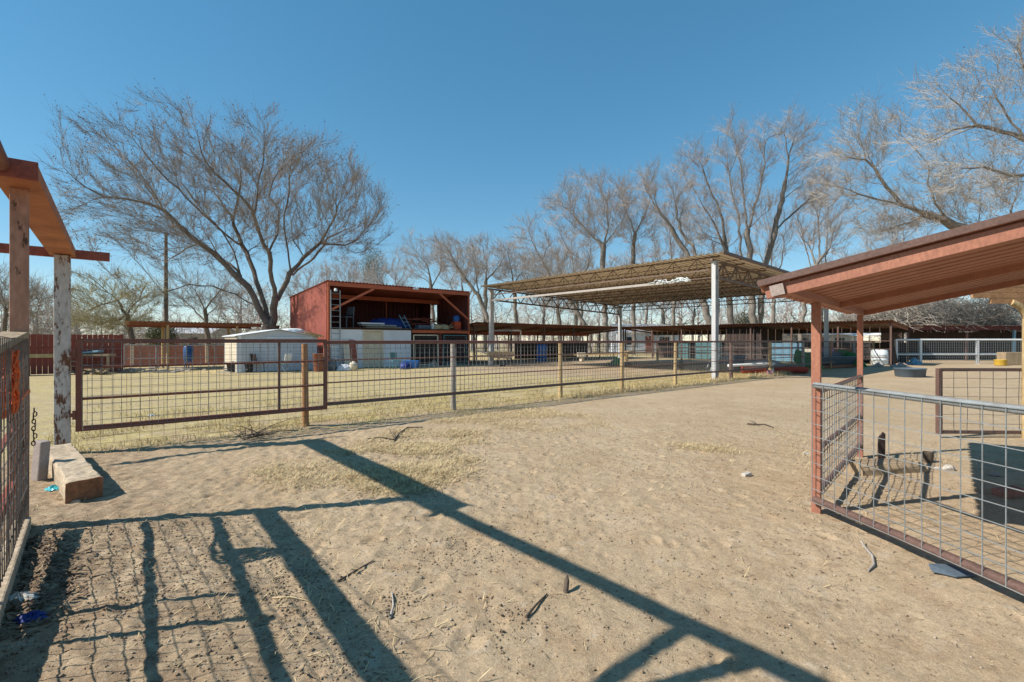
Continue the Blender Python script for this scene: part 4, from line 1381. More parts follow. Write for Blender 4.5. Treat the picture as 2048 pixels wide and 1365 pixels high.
s1q = stable("long_stable", C0, B, A, 16.6, "long open stable roof running from the red barn to the yard's far corner", 2.66, 2.22, 4.2, 3.3, ((7.2, 16.4),), 1.45)
C1 = C0 + B * 16.8
s2q = stable("long_stable", C1, -A, B, 19.3, "long open stable roof across the far side behind the tall canopy", 2.66, 2.3, 4.4, 2.75, ((.3, 9.3), (12.5, 19.2)), 1.4, fascia="dark_wood")
for s0, s1 in ((8.9, 11.6),):
    rr_ = empty("tack_room", s2q(s0, .4), "closed dark tack room under the far stable roof", "room")
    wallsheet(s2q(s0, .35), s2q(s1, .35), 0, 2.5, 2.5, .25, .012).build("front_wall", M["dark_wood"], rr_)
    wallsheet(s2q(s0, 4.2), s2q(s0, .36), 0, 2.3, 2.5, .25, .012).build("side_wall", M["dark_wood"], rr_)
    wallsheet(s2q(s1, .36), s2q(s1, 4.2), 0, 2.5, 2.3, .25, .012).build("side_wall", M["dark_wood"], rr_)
for k, (q, s0, s1, t_, z1, mm, lab) in enumerate((
        (s2q, 6.4, 8.6, .5, 1.35, "teal", "wide teal sheet standing under the far stable roof beside the tack room"),
        (s2q, 4.9, 5.9, .6, 1.25, "teal", "narrow teal sheet left of the wide teal one"),
        (s2q, 12.2, 14.2, .5, 1.3, "pale_blue", "pale blue sheet standing under the far stable roof right of the near column"),
        (s2q, 14.3, 15.1, .4, 1.0, "cream", "cream board standing beside the pale blue sheet"))):
    tag(MB().bar(q(s0, t_, z1 / 2 + .05), q(s1, t_, z1 / 2 + .05), .04, z1).build("leaning_sheet", M[mm], root=q(s0, t_)), lab, "sheet")
c = at(1083, 36.5)
lathe_thing("blue_barrel", c, [(.36, 0), (.39, .05), (.39, .38), (.405, .4), (.39, .42), (.39, .85), (.405, .87), (.39, .89), (.36, 1.22), (.3, 1.24)], "blue_plastic", "bright blue plastic barrel standing before the long stable", "barrel", 18)
for k, (px, Y_, ln, zz_, lab) in enumerate(((1190, 37, 5.5, .45, "long tan plank lying level along the stable front"), (1285, 36.6, 2.6, .75, "short tan plank propped slanting beside the far column"))):
    a = at(px, Y_)
    tag(MB().bar(a + Z * zz_ - V((ln / 2, -.6, .05)), a + Z * (zz_ + .12) + V((ln / 2, -.4, 0)), .2, .08).bar(a - V((ln * .4, -.5, 0)), a - V((ln * .4, -.5, 0)) + Z * (zz_ - .04), .12, .12, A).bar(a + V((ln * .4, -.3, 0)), a + V((ln * .4, -.3, 0)) + Z * (zz_ + .05), .12, .12, A).build("plank", M["yellow_wood"], root=a), lab, "plank")
c = at(1163, 36); tag(MB().bar(c + Z * .5 - V((.3, 0, 0)), c + Z * .5 + V((.3, 0, 0)), .4, .3).bar(c, c + Z * .36, .25, .25, A).build("feed_box", M["cream"], root=c, bevel=.02), "small cream box raised before the dark stable", "box")
# toys and tools on the bare lot
for k, (px, dy, r, lab) in enumerate(((1235, 49, .26, "green plastic toy on the bare lot beside the shovel"), (1222, 47, .18, "small light green tray lying on the bare lot"))):
    c = gxy(px, dy)
    if k == 0:
        tg = MB().prism([c + V((-.3, 0, .08)), c + V((.34, 0, .08)), c + V((.2, 0, .45)), c + V((-.1, 0, .5))], V((0, .35, 0)))
        for x in (-.2, .22): tg.lathe(c + V((x, -.03, .12)), [(.12, 0), (.12, .08)], 12, axis=(0, 1, 0))
        tag(tg.build("toy_tractor", M["green_paint"], root=c), lab, "toy")
    else:
        lathe_thing("plastic_tray", c, [(.22, 0), (.28, .12), (.26, .13), (.2, .03)], "green_paint", lab, "tray")
c = gxy(1225, 49)
shv = empty("garden_shovel", c, "wooden-handled shovel stuck up from the bare lot", "shovel")
MB().tube([c + V((0, 0, .3)), c + V((.16, .05, 1.2))], .022, 8).build("handle", M["yellow_wood"], shv)
MB().prism([c + V((-.14, 0, 0)), c + V((.1, 0, 0)), c + V((.13, 0, .24)), c + V((.0, 0, .36)), c + V((-.1, 0, .25))], V((.02, .05, 0))).build("blade", M["slate_plastic"], shv)
# hand cart in front of the stable
c = gxy(1000, 50)
hc = empty("hand_cart", c, "old garden cart with a wheel and pale handles standing on the grass", "cart")
tyre = [c + V((.15 + .3 * math.cos(a), 0, .31 + .3 * math.sin(a))) for a in np.linspace(0, 2 * PI, 21)]
MB().tube(tyre, .035, 8, False).build("wheel", M["black_rubber"], hc)
sp0 = MB()
for a in np.linspace(0, PI, 6)[:-1]:
    sp0.tube([c + V((.15 + .29 * math.cos(a), 0, .31 + .29 * math.sin(a))), c + V((.15 - .29 * math.cos(a), 0, .31 - .29 * math.sin(a)))], .008, 5)
sp0.build("spoke", M["galv"], hc)
MB().prism([c + V((-.6, -.25, .5)), c + V((.7, -.25, .45)), c + V((.9, -.3, .85)), c + V((-.8, -.3, .85))], V((0, .55, 0))).build("tray", M["old_wood"], hc)
for sy in (-.25, .3):
    MB().tube([c + V((-1.4, sy, .98)), c + V((-.5, sy, .6)), c + V((.7, sy, .5))], .025, 6).build("handle", M["grey_wood"], hc)
    MB().tube([c + V((-.6, sy, .6)), c + V((-.62, sy, 0))], .02, 6).build("leg", M["galv"], hc)
# pale tubular frame behind the cart
c = at(1013, 33)
fq = MB()
for x in (-.95, .95):
    fq.bar(c + V((x, 0, 0)), c + V((x, 0, 2.25)), .09, .09, V((1, 0, 0)))
fq.bar(c + V((-.95, 0, 2.2)), c + V((.95, 0, 2.2)), .09, .1)
tag(fq.build("goal_frame", M["grey_wood"], root=c), "grey squared timber frame standing by the left canopy column", "frame")

# ------------------------------------------------------------------ right background: white fence, dark shed, trough, drums
WF0, WF1 = V((25.2, 32.3, 0)), V((34.5, 32.6, 0))
wf = empty("white_fence", WF0, "white painted pipe fence with wire mesh in front of the dark shed at the right", "fence")
wd_ = (WF1 - WF0)
for f_ in (0, .175, .59, 1.0):
    p = WF0 + wd_ * f_
    MB().bar(p - Z * .2, p + Z * 1.62, .13, .13, V((1, 0, 0))).build("post", M["white_paint"], wf)
for z_ in (1.58, .62):
    MB().tube([WF0 + Z * z_, WF1 + Z * z_], .065, 10).build("rail", M["white_paint"], wf)
mesh_wires(MB(), WF0 + Z * .1 - V((0, .06, 0)), wd_, Z * 1.45, 60, 9, .006).build("wire_mesh", M["galv"], wf)
WF2 = WF1 + V((9, .3, 0))
DS = V((30.5, 38.5, 0))
ds = empty("dark_shed", DS, "dark board shed with a red fascia behind the white fence, brush piled on its roof", "shed")
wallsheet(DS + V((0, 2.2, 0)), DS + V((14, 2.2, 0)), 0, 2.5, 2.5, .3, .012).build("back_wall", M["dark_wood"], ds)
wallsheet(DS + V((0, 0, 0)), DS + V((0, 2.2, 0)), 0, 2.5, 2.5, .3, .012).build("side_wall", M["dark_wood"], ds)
MB().bar(DS + V((-.3, -.2, 2.52)), DS + V((14, -.2, 2.52)), .08, .34).build("fascia", M["dark_and_shaded_red_metal"], ds)
MB().corr(DS + V((-.5, -.4, 2.72)), V((15, 0, 0)), V((0, 3, .12)), .2, .025, .006).build("roof", M["brown_roof"], ds)
for x, mm in ((.15, "grey_wood"), (4.9, "brown_rail"), (8.6, "pale_blue"), (12, "grey_wood")):
    MB().bar(DS + V((x, -.15, -.1)), DS + V((x, -.15, 2.4)), .14, .14, V((1, 0, 0))).build("post", M[mm], ds)
# feed trough
a0, a1 = V((15.9, 26.6, 0)), V((19.3, 28.2, 0))
tu = (a1 - a0).normalized(); tn = V((-tu.y, tu.x, 0))
ft = empty("feed_trough", a0, "long steel feed trough with green end plates lying on the sand by the fence", "trough")
TL = (a1 - a0).length
sec = [(-.55, .62), (-.15, .12), (.15, .12), (.55, .85)]
vs = []
for s in (0, TL):
    vs += [a0 + tu * s + tn * x + Z * z for x, z in sec] + [a0 + tu * s + tn * (x * .94) + Z * (z + .03) for x, z in sec]
fs = []
for i in range(3):
    fs += [(i, i + 1, 8 + i + 1, 8 + i), (4 + i + 1, 4 + i, 12 + i, 12 + i + 1)]
fs += [(0, 8, 12, 4), (3, 7, 15, 11)]
MB().add(vs, fs).build("trough_body", M["slate_plastic"], ft)
for s in (-.03, TL):
    MB().prism([a0 + tu * s + tn * x + Z * z for x, z in ((-1.0, .05), (-.2, .0), (.3, .0), (.75, .45), (.6, 1.05), (-.35, .8))], tu * .05).build("end_plate", M["green_paint"], ft)
MB().bar(a0 + tn * -.3 + Z * .1, a1 + tn * -.3 + Z * .1, .1, .16).build("skid", M["rust"], ft)
c = at(1655, 29.3)
pk = empty("pink_barrel", c, "pink and purple barrel standing behind the feed trough", "barrel")
MB().lathe(c, [(.3, 0), (.34, .04), (.34, 1.05), (.3, 1.1), (.2, 1.12)], 16).build("barrel_body", M["pink"], pk)
c = at(1688, 29.6)
tag(MB().prism([c + V((-.9, 0, .1)), c + V((.85, 0, .1)), c + V((.85, .18, 1.05)), c + V((-.9, .18, 1.0))], V((0, .06, 0))).build("brown_panel", M["rust"], root=c), "brown sheet panel leaning behind the feed trough", "panel")
c = at(1759, 31.4)
lathe_thing("white_drum", c, [(.44, 0), (.46, .04), (.46, .28), (.475, .3), (.46, .33), (.46, .6), (.475, .62), (.46, .65), (.45, .92), (.36, .96), (.2, .97)], "white_plastic", "white plastic drum standing by the leaning fence post", "drum", 22)
c = V((24.1, 31.2, 0))
tag(MB().prism([c + V((.1, 0, -.1)), c + V((.42, 0, -.1)), c + V((.12, .1, 1.62)), c + V((-.2, .1, 1.62))], V((.05, .22, 0))).build("leaning_board", M["dark_wood"], root=c), "dark slatted board leaning at the corner of the white fence", "board")
c = at(1820, 20.9)
st = empty("water_tank", c, "low black stock tank on the sand before the white fence", "tank")
MB().lathe(c - Z * .03, [(.58, 0), (.64, .05), (.68, .34), (.72, .36), (.7, .38), (.64, .35), (.6, .08)], 26, 1, .8).build("tank_body", M["slate_plastic"], st)
c = at(1829, 31.5)
rag("blue_tarp", c, .5, M["pale_blue"], "crumpled light blue tarp on the sand before the white fence", "tarp", 44, .8)
c = at(2001, 30.2)
lathe_thing("yellow_tub", c, [(.27, 0), (.3, .04), (.3, .33), (.32, .35), (.28, .36), (.24, .16)], "yellow_plastic", "yellow plastic tub before the white fence", "tub", 18)
c = at(2026, 31)
tag(MB().bar(c + V((-.75, 0, .4)), c + V((.75, 0, .4)), .6, .8).build("wooden_crate", M["old_wood"], root=c, bevel=.02), "weathered wooden crate behind the yellow tub", "crate")
rk = [V((x, y, 0)) for x, y in ((22.2, 28.6), (22.9, 29.0), (23.4, 29.4), (21.4, 28.8), (23.9, 30.4))]
for k, p in enumerate(rk):
    rag("rubble_heap", p, .28 + .08 * (k % 2), M["concrete"], ("grey rubble just right of the feed trough", "grey rubble heap below the white drum", "rubble heap nearest the leaning board", "pale rubble touching the trough's far end", "rubble tucked against the foot of the leaning board")[k], "rubble", 50 + k, .6)
# red troughs and pipe at the fence foot
for k, (x0, x1, Y_, lab) in enumerate(((1484, 1530, 22.6, "rusty red half-barrel trough lying behind the fence"), (1553, 1612, 22.8, "second red trough lying further right along the fence foot"))):
    p0, p1 = at(x0, Y_), at(x1, Y_ - .2)
    d_ = (p1 - p0)
    n_ = V((-d_.y, d_.x, 0)).normalized()
    prof = [(math.cos(a), math.sin(a)) for a in np.linspace(PI, 2 * PI, 11)]
    vs = [p + n_ * x * .3 + Z * (.31 + z * .3) for p in (p0, p1) for x, z in prof] + [p + n_ * x * .27 + Z * (.31 + z * .27) for p in (p0, p1) for x, z in prof]
    fs = []
    for i in range(10):
        fs += [(i, i + 1, 12 + i, 11 + i), (22 + i + 1, 22 + i, 33 + i, 33 + i + 1)]
    fs += [tuple(range(11)), tuple(range(11, 22))[::-1]]
    fs += [(0, 11, 33, 22), (10, 32, 43, 21)]
    tag(MB().add(vs, fs).build("half_barrel", M["red_paint"], root=p0), lab, "trough")
p0, p1 = at(1456, 21.6), at(1549, 21.9)
tag(MB().tube([p0 + Z * .42, p1 + Z * .5], .06, 10).bar(p0 + V((.1, 0, 0)), p0 + V((.1, 0, .38)), .08, .08, A).bar(p1 - V((.1, 0, 0)), p1 + V((-.1, 0, .45)), .08, .08, A).build("white_pipe", M["white_paint"], root=p0), "white pipe lying level behind the fence above the red troughs", "pipe")
c = gxy(1541, 69.5)
sv = empty("red_shovel", c, "red plastic scoop shovel standing at the fence foot", "shovel")
MB().prism([c + V((-.15, 0, 0)), c + V((.14, 0, 0)), c + V((.1, .03, .2)), c + V((0, .05, .26)), c + V((-.11, .03, .2))], V((0, .05, 0))).build("blade", M["pink"], sv)
MB().tube([c + V((0, .06, .22)), c + V((-.02, .12, 1.0))], .018, 6).build("handle", M["yellow_wood"], sv)
# wheelbarrow wreck behind the near column
c = at(1447, 23.6)
wq = empty("wheelbarrow", c, "grey wheelbarrow tipped up behind the near canopy column", "wheelbarrow")
MB().prism([c + V((-.1, -.3, .45)), c + V((.75, -.3, .3)), c + V((.95, -.35, .85)), c + V((-.1, -.35, .75))], V((0, .6, 0))).build("tray", M["slate_plastic"], wq)
for sy in (-.25, .25):
    MB().tube([c + V((-.75, sy, .05)), c + V((-.45, sy, .8)), c + V((.0, sy, 1.0)), c + V((.8, sy, .5))], .022, 6).build("handle", M["galv"], wq)
MB().tube([c + V((1.0 + .2 * math.cos(a), 0, .2 + .2 * math.sin(a))) for a in np.linspace(0, 2 * PI, 15)], .045, 8, False).build("wheel", M["black_rubber"], wq)
c = at(1515, 25)
tag(heap(c, V((1.5, 0, 0)), V((0, .8, 0)), .55, 61).build("manure_heap", M["concrete"], root=c), "low grey heap behind the mesh right of the near column", "heap")

# ------------------------------------------------------------------ far: pole, carport, houses
pl = V((-26.7, 38, 0))
po = empty("utility_pole", pl, "tall brown wooden pole rising behind the pole shelter", "pole")
MB().tube([pl - Z * .3, pl + Z * 5, pl + Z * 9.8], [.17, .15, .11], 10).build("shaft", M["bark_brown"], po)
MB().bar(pl + V((-.03, -.14, 4.0)), pl + V((-.03, -.14, 5.0)), .1, .04, A).build("bracket", M["galv"], po)
def house(c, wd, dp, hw, hr, label, wm="far_wall", rm="far_roof", ang=0.0, cat="house"):
    ux = V((math.cos(ang), math.sin(ang), 0)); uy = V((-ux.y, ux.x, 0))
    r = empty("distant_house", c, label, cat)
    q = lambda x, y, z: V(c) + ux * x + uy * y + Z * z
    MB().prism([q(-wd / 2, -dp / 2, 0), q(-wd / 2, dp / 2, 0), q(-wd / 2, dp / 2, hw), q(-wd / 2, 0, hw + hr), q(-wd / 2, -dp / 2, hw)], ux * wd).build("wall", M[wm], r)
    for sy in (-1, 1):
        a = q(-wd / 2 - .3, sy * (dp / 2 + .4), hw - .1); b_ = q(-wd / 2 - .3, 0, hw + hr + .06)
        MB().prism([a, b_, b_ + Z * .12, a + Z * .12], ux * (wd + .6)).build("roof", M[rm], r)
    for x in (-wd * .28, wd * .25):
        f_ = MB().frame_box(q(x, -dp / 2 - .02, hw * .58), ux * .6, uy * .04, Z * .5).build("window", M["glass_dark"], r)
        MB().bar(q(x - .66, -dp / 2 - .05, hw * .58 - .55), q(x + .66, -dp / 2 - .05, hw * .58 - .55), .06, .08).build("sill", M["white_paint"], f_)
    d_ = MB().frame_box(q(0, -dp / 2 - .02, 1.05), ux * .45, uy * .04, Z * 1.05).build("door", M["red_plank"], r)
    return r
house(V((-43, 66, 0)), 9, 6, 2.5, .9, "pale low house far behind the board fence at the left")
house(V((17.5, 66, 0)), 8, 6, 2.6, 1.0, "pale house seen under the far stable roof beyond the corner", "white_wall")
house(V((41, 68, 0)), 9, 6, 2.4, 1.1, "tan gabled house far behind the right end of the stable", "far_wall", "far_roof")
cpo = V((41.5, 52, 0))
cpr = empty("white_carport", cpo, "white flat-roofed carport between the stable and the dark shed", "carport")
MB().prism([cpo + V((-4, -2, 2.1)), cpo + V((4.5, -2, 2.1)), cpo + V((4.2, -2, 2.5)), cpo + V((-2, -2, 2.6))], V((0, 5, 0))).build("roof", M["white_paint"], cpr)
for x in (-3.6, 0, 4.1):
    for y in (-1.8, 2.8):
        MB().bar(cpo + V((x, y, 0)), cpo + V((x, y, 2.15)), .12, .12, V((1, 0, 0))).build("post", M["white_paint"], cpr)

# ------------------------------------------------------------------ trees (grown by space colonisation from drawn main limbs)
def seg_mesh(p0, p1, r0, r1, n=3):
    """open frusta for many segments at once"""
    d = p1 - p0
    L_ = np.linalg.norm(d, axis=1, keepdims=True) + 1e-9
    d = d / L_
    ref = np.where(np.abs(d[:, 2:3]) < .8, np.array([[0, 0, 1.0]]), np.array([[1.0, 0, 0]]))
    a = np.cross(d, ref); a /= np.linalg.norm(a, axis=1, keepdims=True) + 1e-9
    b = np.cross(d, a)
    rings = []
    for p, r in ((p0, r0), (p1, r1)):
        for j in range(n):
            t = 2 * PI * j / n
            rings.append(p + (a * math.cos(t) + b * math.sin(t)) * r[:, None])
    vs = np.stack(rings, 1).reshape(-1, 3)
    o = np.arange(len(p0))[:, None] * (2 * n)
    fs = np.concatenate([o + np.array([[j, (j + 1) % n, n + (j + 1) % n, n + j]]) for j in range(n)])
    return vs, fs


def colonise(nodes, parent, attr, step, infl, kill, trop=(0, 0, .12), iters=90, rs=None, hub=None, rad=.0):
    nodes, parent = list(map(np.array, nodes)), list(parent)
    N = np.array(nodes)
    d2 = ((attr[:, None, :] - N[None]) ** 2).sum(2)
    near, nd2 = d2.argmin(1), d2.min(1)
    alive = np.ones(len(attr), bool)
    kids = {}
    trop = np.array(trop)
    for it in range(iters):
        act = alive & (nd2 < infl * infl)
        if not act.any(): break
        ids = near[act]
        v = attr[act] - np.array(nodes)[ids]
        v /= np.linalg.norm(v, axis=1, keepdims=True) + 1e-9
        acc = np.zeros((len(nodes), 3))
        np.add.at(acc, ids, v)
        new, npar = [], []
        for i in np.unique(ids):
            if kids.get(i, 0) >= 3: continue
            g_ = acc[i] / (np.linalg.norm(acc[i]) + 1e-9) + trop + rs.normal(0, .09, 3)
            if rad:
                q_ = nodes[i] - hub
                g_ = g_ + rad * q_ / (np.linalg.norm(q_) + 1e-9)
            g_ /= np.linalg.norm(g_) + 1e-9
            kids[i] = kids.get(i, 0) + 1
            new.append(nodes[i] + g_ * step); npar.append(i)
        if not new: break
        base = len(nodes)
        nodes += new; parent += npar
        nn_ = np.array(new)
        ai = np.where(alive)[0]
        dd = ((attr[ai][:, None, :] - nn_[None]) ** 2).sum(2)
        m, k = dd.min(1), dd.argmin(1)
        b = m < nd2[ai]
        near[ai[b]] = base + k[b]; nd2[ai[b]] = m[b]
        alive &= nd2 > kill * kill
    return np.array(nodes), np.array(parent)


def pipe_radii(nodes, parent, r_tip, r_base, n=2.4):
    k = len(nodes)
    acc = np.zeros(k)
    order = range(k - 1, -1, -1)
    for i in order:                      # parents always precede children
        if acc[i] == 0: acc[i] = 1.0
        if parent[i] >= 0: acc[parent[i]] += acc[i]
    # tips count -> radius
    e = math.log(r_base * .72 / r_tip) / math.log(acc[0])
    r = r_tip * acc ** e
    return np.where(acc > acc[0] * .5, np.maximum(r, r_base * (acc / acc[0]) ** .6), r), acc


def twigs(start, dirs, ln, r, rs, up=.35, spread=.5, gen2=2):
    """curved fine twigs, two segments each, with gen2 side twigs"""
    n = len(start)
    d = dirs + rs.normal(0, spread, (n, 3)) + np.array([0, 0, up])
    d /= np.linalg.norm(d, axis=1, keepdims=True)
    l = ln * rs.uniform(.5, 1.25, n)[:, None]
    d2 = d + rs.normal(0, .22, (n, 3)) + np.array([0, 0, up * .3]); d2 /= np.linalg.norm(d2, axis=1, keepdims=True)
    mid = start + d * l * .5
    end = mid + d2 * l * .5
    P0, P1 = [start, mid], [mid, end]
    R0, R1 = [np.full(n, r), np.full(n, r * .75)], [np.full(n, r * .75), np.full(n, r * .4)]
    for g_ in range(gen2):
        f = rs.uniform(.15, .95, n)[:, None]
        s = np.where(f < .5, start + d * l * f, mid + d2 * l * (f - .5))
        q = d + rs.normal(0, .38, (n, 3)) + np.array([0, 0, up * .6]); q /= np.linalg.norm(q, axis=1, keepdims=True)
        P0.append(s); P1.append(s + q * l * rs.uniform(.3, .6, n)[:, None])
        R0.append(np.full(n, r * .65)); R1.append(np.full(n, r * .35))
    return np.concatenate(P0), np.concatenate(P1), np.concatenate(R0), np.concatenate(R1)


def ellipsoid_pts(c, r, n, rs, shell=.35):
    v = rs.normal(0, 1, (n, 3)); v /= np.linalg.norm(v, axis=1, keepdims=True)
    q = rs.uniform(0, 1, n) ** shell
    return np.array(c) + v * np.array(r) * q[:, None]


def grow_tree(name, label, base, limbs, attr, r_base, seed, bark, twig, step=.5, infl=4.5, kill=.75, trop=(0, 0, .15), tw_n=3, tw_len=.9, tw_r=.008,
              tw_up=.35, tw_spread=.5, leaves=0, group=None, gen2=2, cat="tree", r_tip=.012, leaf_size=.05, rad=.55, hub_z=1.5, limb_r=.024):
    rs = np.random.default_rng(seed)
    base = np.array(base, float)
    nodes, parent = [base + np.array([0, 0, -.3])], [-1]
    for pl_ in limbs:                    # each limb: points; the first snaps to the nearest existing node
        pts = [np.array(p, float) for p in pl_]
        dist = [np.linalg.norm(n_ - pts[0]) for n_ in nodes]
        cur = int(np.argmin(dist))
        if dist[cur] < .01: pts = pts[1:]
        prev = nodes[cur]
        for p in pts:
            L_ = np.linalg.norm(p - prev)
            k = max(1, int(L_ / step))
            a = prev.copy()
            for i in range(1, k + 1):
                q = a + (p - a) * i / k + rs.normal(0, .05 if i < k else 0, 3)
                nodes.append(q); parent.append(cur); cur = len(nodes) - 1
            prev = nodes[cur]
    nl = len(nodes)
    hub = base + np.array([0, 0, hub_z])
    N, P = colonise(nodes, parent, attr, step, infl, kill, trop, 110, rs, hub, rad)
    R, acc = pipe_radii(N, P, r_tip, r_base)
    i = np.arange(1, len(N))
    p0, p1, r0, r1 = N[P[i]], N[i], np.minimum(R[P[i]], R[i] * 1.5), R[i]
    r0 = np.where(R[i] > .05, np.minimum(R[P[i]], R[i] * 1.25), r0)
    thick = r1 > limb_r
    root = empty(name, base, label, cat, group)
    off = base
    ext = (p1 - p0) * np.minimum(1.0, (r1 * .35 / (np.linalg.norm(p1 - p0, axis=1) + 1e-9)))[:, None]
    vt, ft_ = seg_mesh((p0 - ext)[thick] - off, (p1 + ext)[thick] - off, r0[thick], r1[thick], 8)
    np_mesh("trunk", vt, ft_, bark, root, smooth=True)
    vs_, fs__ = seg_mesh((p0)[~thick] - off, (p1 + ext)[~thick] - off, r0[~thick], r1[~thick], 3)
    # twigs from thin nodes
    ti = i[(R[i] < .04)]
    tips = i[acc[i] <= 2.5]
    start = np.concatenate([np.repeat(N[ti], tw_n, 0), np.repeat(N[tips], tw_n + 1, 0)])
    dirv = N - N[np.maximum(P, 0)]
    dirv /= np.linalg.norm(dirv, axis=1, keepdims=True) + 1e-9
    dd = np.concatenate([np.repeat(dirv[ti], tw_n, 0), np.repeat(dirv[tips], tw_n + 1, 0)])
    if rad:
        q_ = start - hub
        dd = dd + .8 * rad * q_ / (np.linalg.norm(q_, axis=1, keepdims=True) + 1e-9)
        dd /= np.linalg.norm(dd, axis=1, keepdims=True)
    jit = rs.uniform(0, 1, (len(start), 1)) * step
    a0, a1, b0, b1 = twigs(start - dd * jit, dd, tw_len, tw_r, rs, tw_up, tw_spread, gen2)
    v2, f2 = seg_mesh(a0 - off, a1 - off, b0, b1, 3)
    allv = np.concatenate([vs_, v2]); allf = np.concatenate([fs__, f2 + len(vs_)])
    cr = np_mesh("crown", allv, allf, twig, root)
    if leaves:
        k = rs.choice(len(a1), min(leaves, len(a1)), replace=False)
        c = a1[k] - off
        u = rs.normal(0, 1, c.shape); u /= np.linalg.norm(u, axis=1, keepdims=True)
        v = np.cross(u, rs.normal(0, 1, c.shape)); v /= np.linalg.norm(v, axis=1, keepdims=True)
        s = rs.uniform(.4, 1.2, (len(c), 1)) * leaf_size
        q = np.stack([c - u * s, c + v * s * .6, c + u * s, c - v * s * .6], 1).reshape(-1, 3)
        np_mesh("leaves", q, np.arange(len(c))[:, None] * 4 + np.array([[0, 1, 2, 3]]), M["dead_leaf"], cr)
    return root


def P3(px, py, Y_, dy=0.0):
    return np.array([(px - 1024) / F * (Y_), Y_ + dy, H + (682 - py) / F * Y_])


# the big spreading tree by the barn
HY = 30.4
def hz(zx, zy, dy=0):
    return P3(100 + zx / 2.625, 160 + zy / 2.625, HY, dy)

limbs_px = [
    ([(1165, 1400), (1160, 1300)], 0, 0),
    ([(1160, 1300), (1100, 1190), (1060, 1090), (1000, 1030), (930, 950), (850, 880), (760, 800), (690, 720), (630, 690), (520, 670), (430, 665), (350, 620), (270, 540)], 0, -2.5),
    ([(690, 720), (640, 640), (590, 570), (520, 490), (430, 400), (350, 310)], -1.5, -1),
    ([(1160, 1300), (1110, 1160), (1060, 1050), (1010, 930), (960, 850), (905, 740), (880, 680), (820, 620), (760, 540), (720, 470), (640, 330)], 0, 2.5),
    ([(880, 680), (895, 590), (900, 500), (860, 400), (800, 280)], 1.8, 2.5),
    ([(1160, 1300), (1195, 1150), (1190, 1060), (1190, 920), (1150, 820), (1130, 720), (1090, 660), (1020, 590), (950, 510), (930, 420), (900, 260)], 0, -3),
    ([(1195, 1150), (1240, 1010), (1300, 920), (1380, 830), (1410, 740), (1440, 640), (1430, 520), (1410, 380)], 0, 3),
    ([(1240, 1010), (1235, 880), (1230, 770), (1260, 660), (1285, 610), (1300, 540), (1340, 430)], .7, -1.5),
    ([(1190, 920), (1215, 820), (1200, 690), (1130, 600), (1130, 500), (1170, 380), (1150, 260)], -1, 2),
    ([(1240, 1010), (1320, 970), (1400, 940), (1490, 850), (1600, 820), (1720, 800)], 1, -2.5),
    ([(1380, 830), (1480, 830), (1560, 760), (1620, 660), (1680, 540)], 1.8, 3.8),
    ([(1100, 1190), (1000, 1130), (900, 1090), (800, 1085), (700, 1130), (640, 1190)], 0, -2.2),
    ([(1000, 1030), (920, 960), (820, 890), (700, 830), (600, 850), (480, 900)], 0, 2.6),
    ([(1300, 920), (1250, 830), (1330, 780), (1400, 770)], 1, 0),
    ([(960, 850), (870, 760), (760, 640), (650, 510), (570, 380)], .5, -2),
    ([(905, 740), (940, 640), (985, 520), (990, 380)], 1.2, 0),
    ([(1130, 720), (1170, 600), (1225, 480), (1255, 350)], -1.2, -3),
    ([(1440, 640), (1490, 520), (1520, 380)], 2, 3.5),
    ([(1000, 1030), (960, 900), (890, 790), (800, 700), (690, 560), (600, 450)], 0, .6),
    ([(760, 800), (640, 760), (560, 700), (450, 600), (330, 480), (220, 400)], -.8, 3.5),
]
limbs = []
for pts, d0, d1 in limbs_px:
    k = len(pts)
    limbs.append([hz(x, y, d0 + (d1 - d0) * i / (k - 1)) for i, (x, y) in enumerate(pts)])
poly = [(160, 370), (190, 270), (270, 270), (370, 250), (500, 260), (570, 165), (650, 185), (720, 240), (790, 190), (900, 180), (960, 260), (1010, 330), (1120, 215), (1200, 245), (1270, 320), (1330, 270),
        (1420, 265), (1480, 340), (1550, 300), (1640, 370), (1690, 450), (1760, 620), (1800, 740), (1720, 850), (1600, 900), (1400, 930), (1250, 900), (1050, 820), (900, 960), (700, 990), (450, 970), (280, 930), (180, 800), (150, 600), (130, 480)]
rs0 = np.random.default_rng(5)
xx, yy = rs0.uniform(60, 1840, 9000), rs0.uniform(90, 1000, 9000)
mk = inside(poly, xx, yy)
xx, yy = xx[mk], yy[mk]
keep = rs0.uniform(0, 1, len(xx)) < np.clip(1.05 - (yy - 250) / 1100, .3, 1)
xx, yy = xx[keep][:3700], yy[keep][:3700]
xx = 1060 + (xx - 1060) * .935; yy = 1000 - (1000 - yy) * .83
hw = 4.6 * np.sqrt(np.clip(1 - ((xx - 950) / 980) ** 2, .05, 1)) * np.clip((yy - 60) / 260, .35, 1)
attr = np.array([hz(a, b, rs0.uniform(-1, 1) * h_) for a, b, h_ in zip(xx, yy, hw)])
grow_tree("shade_tree", "huge spreading bare shade tree with a low forked trunk beside the red barn", hz(1165, 1400) * np.array([1, 1, 0]), limbs, attr, .5, 3,
          M["bark_brown"], M["twig_brown"], .55, 4.5, .8, (0, 0, .1), 3, 1.05, .0066, .25, .36, 12000, gen2=3, leaf_size=.05, r_tip=.009, rad=.7, hub_z=1.0)


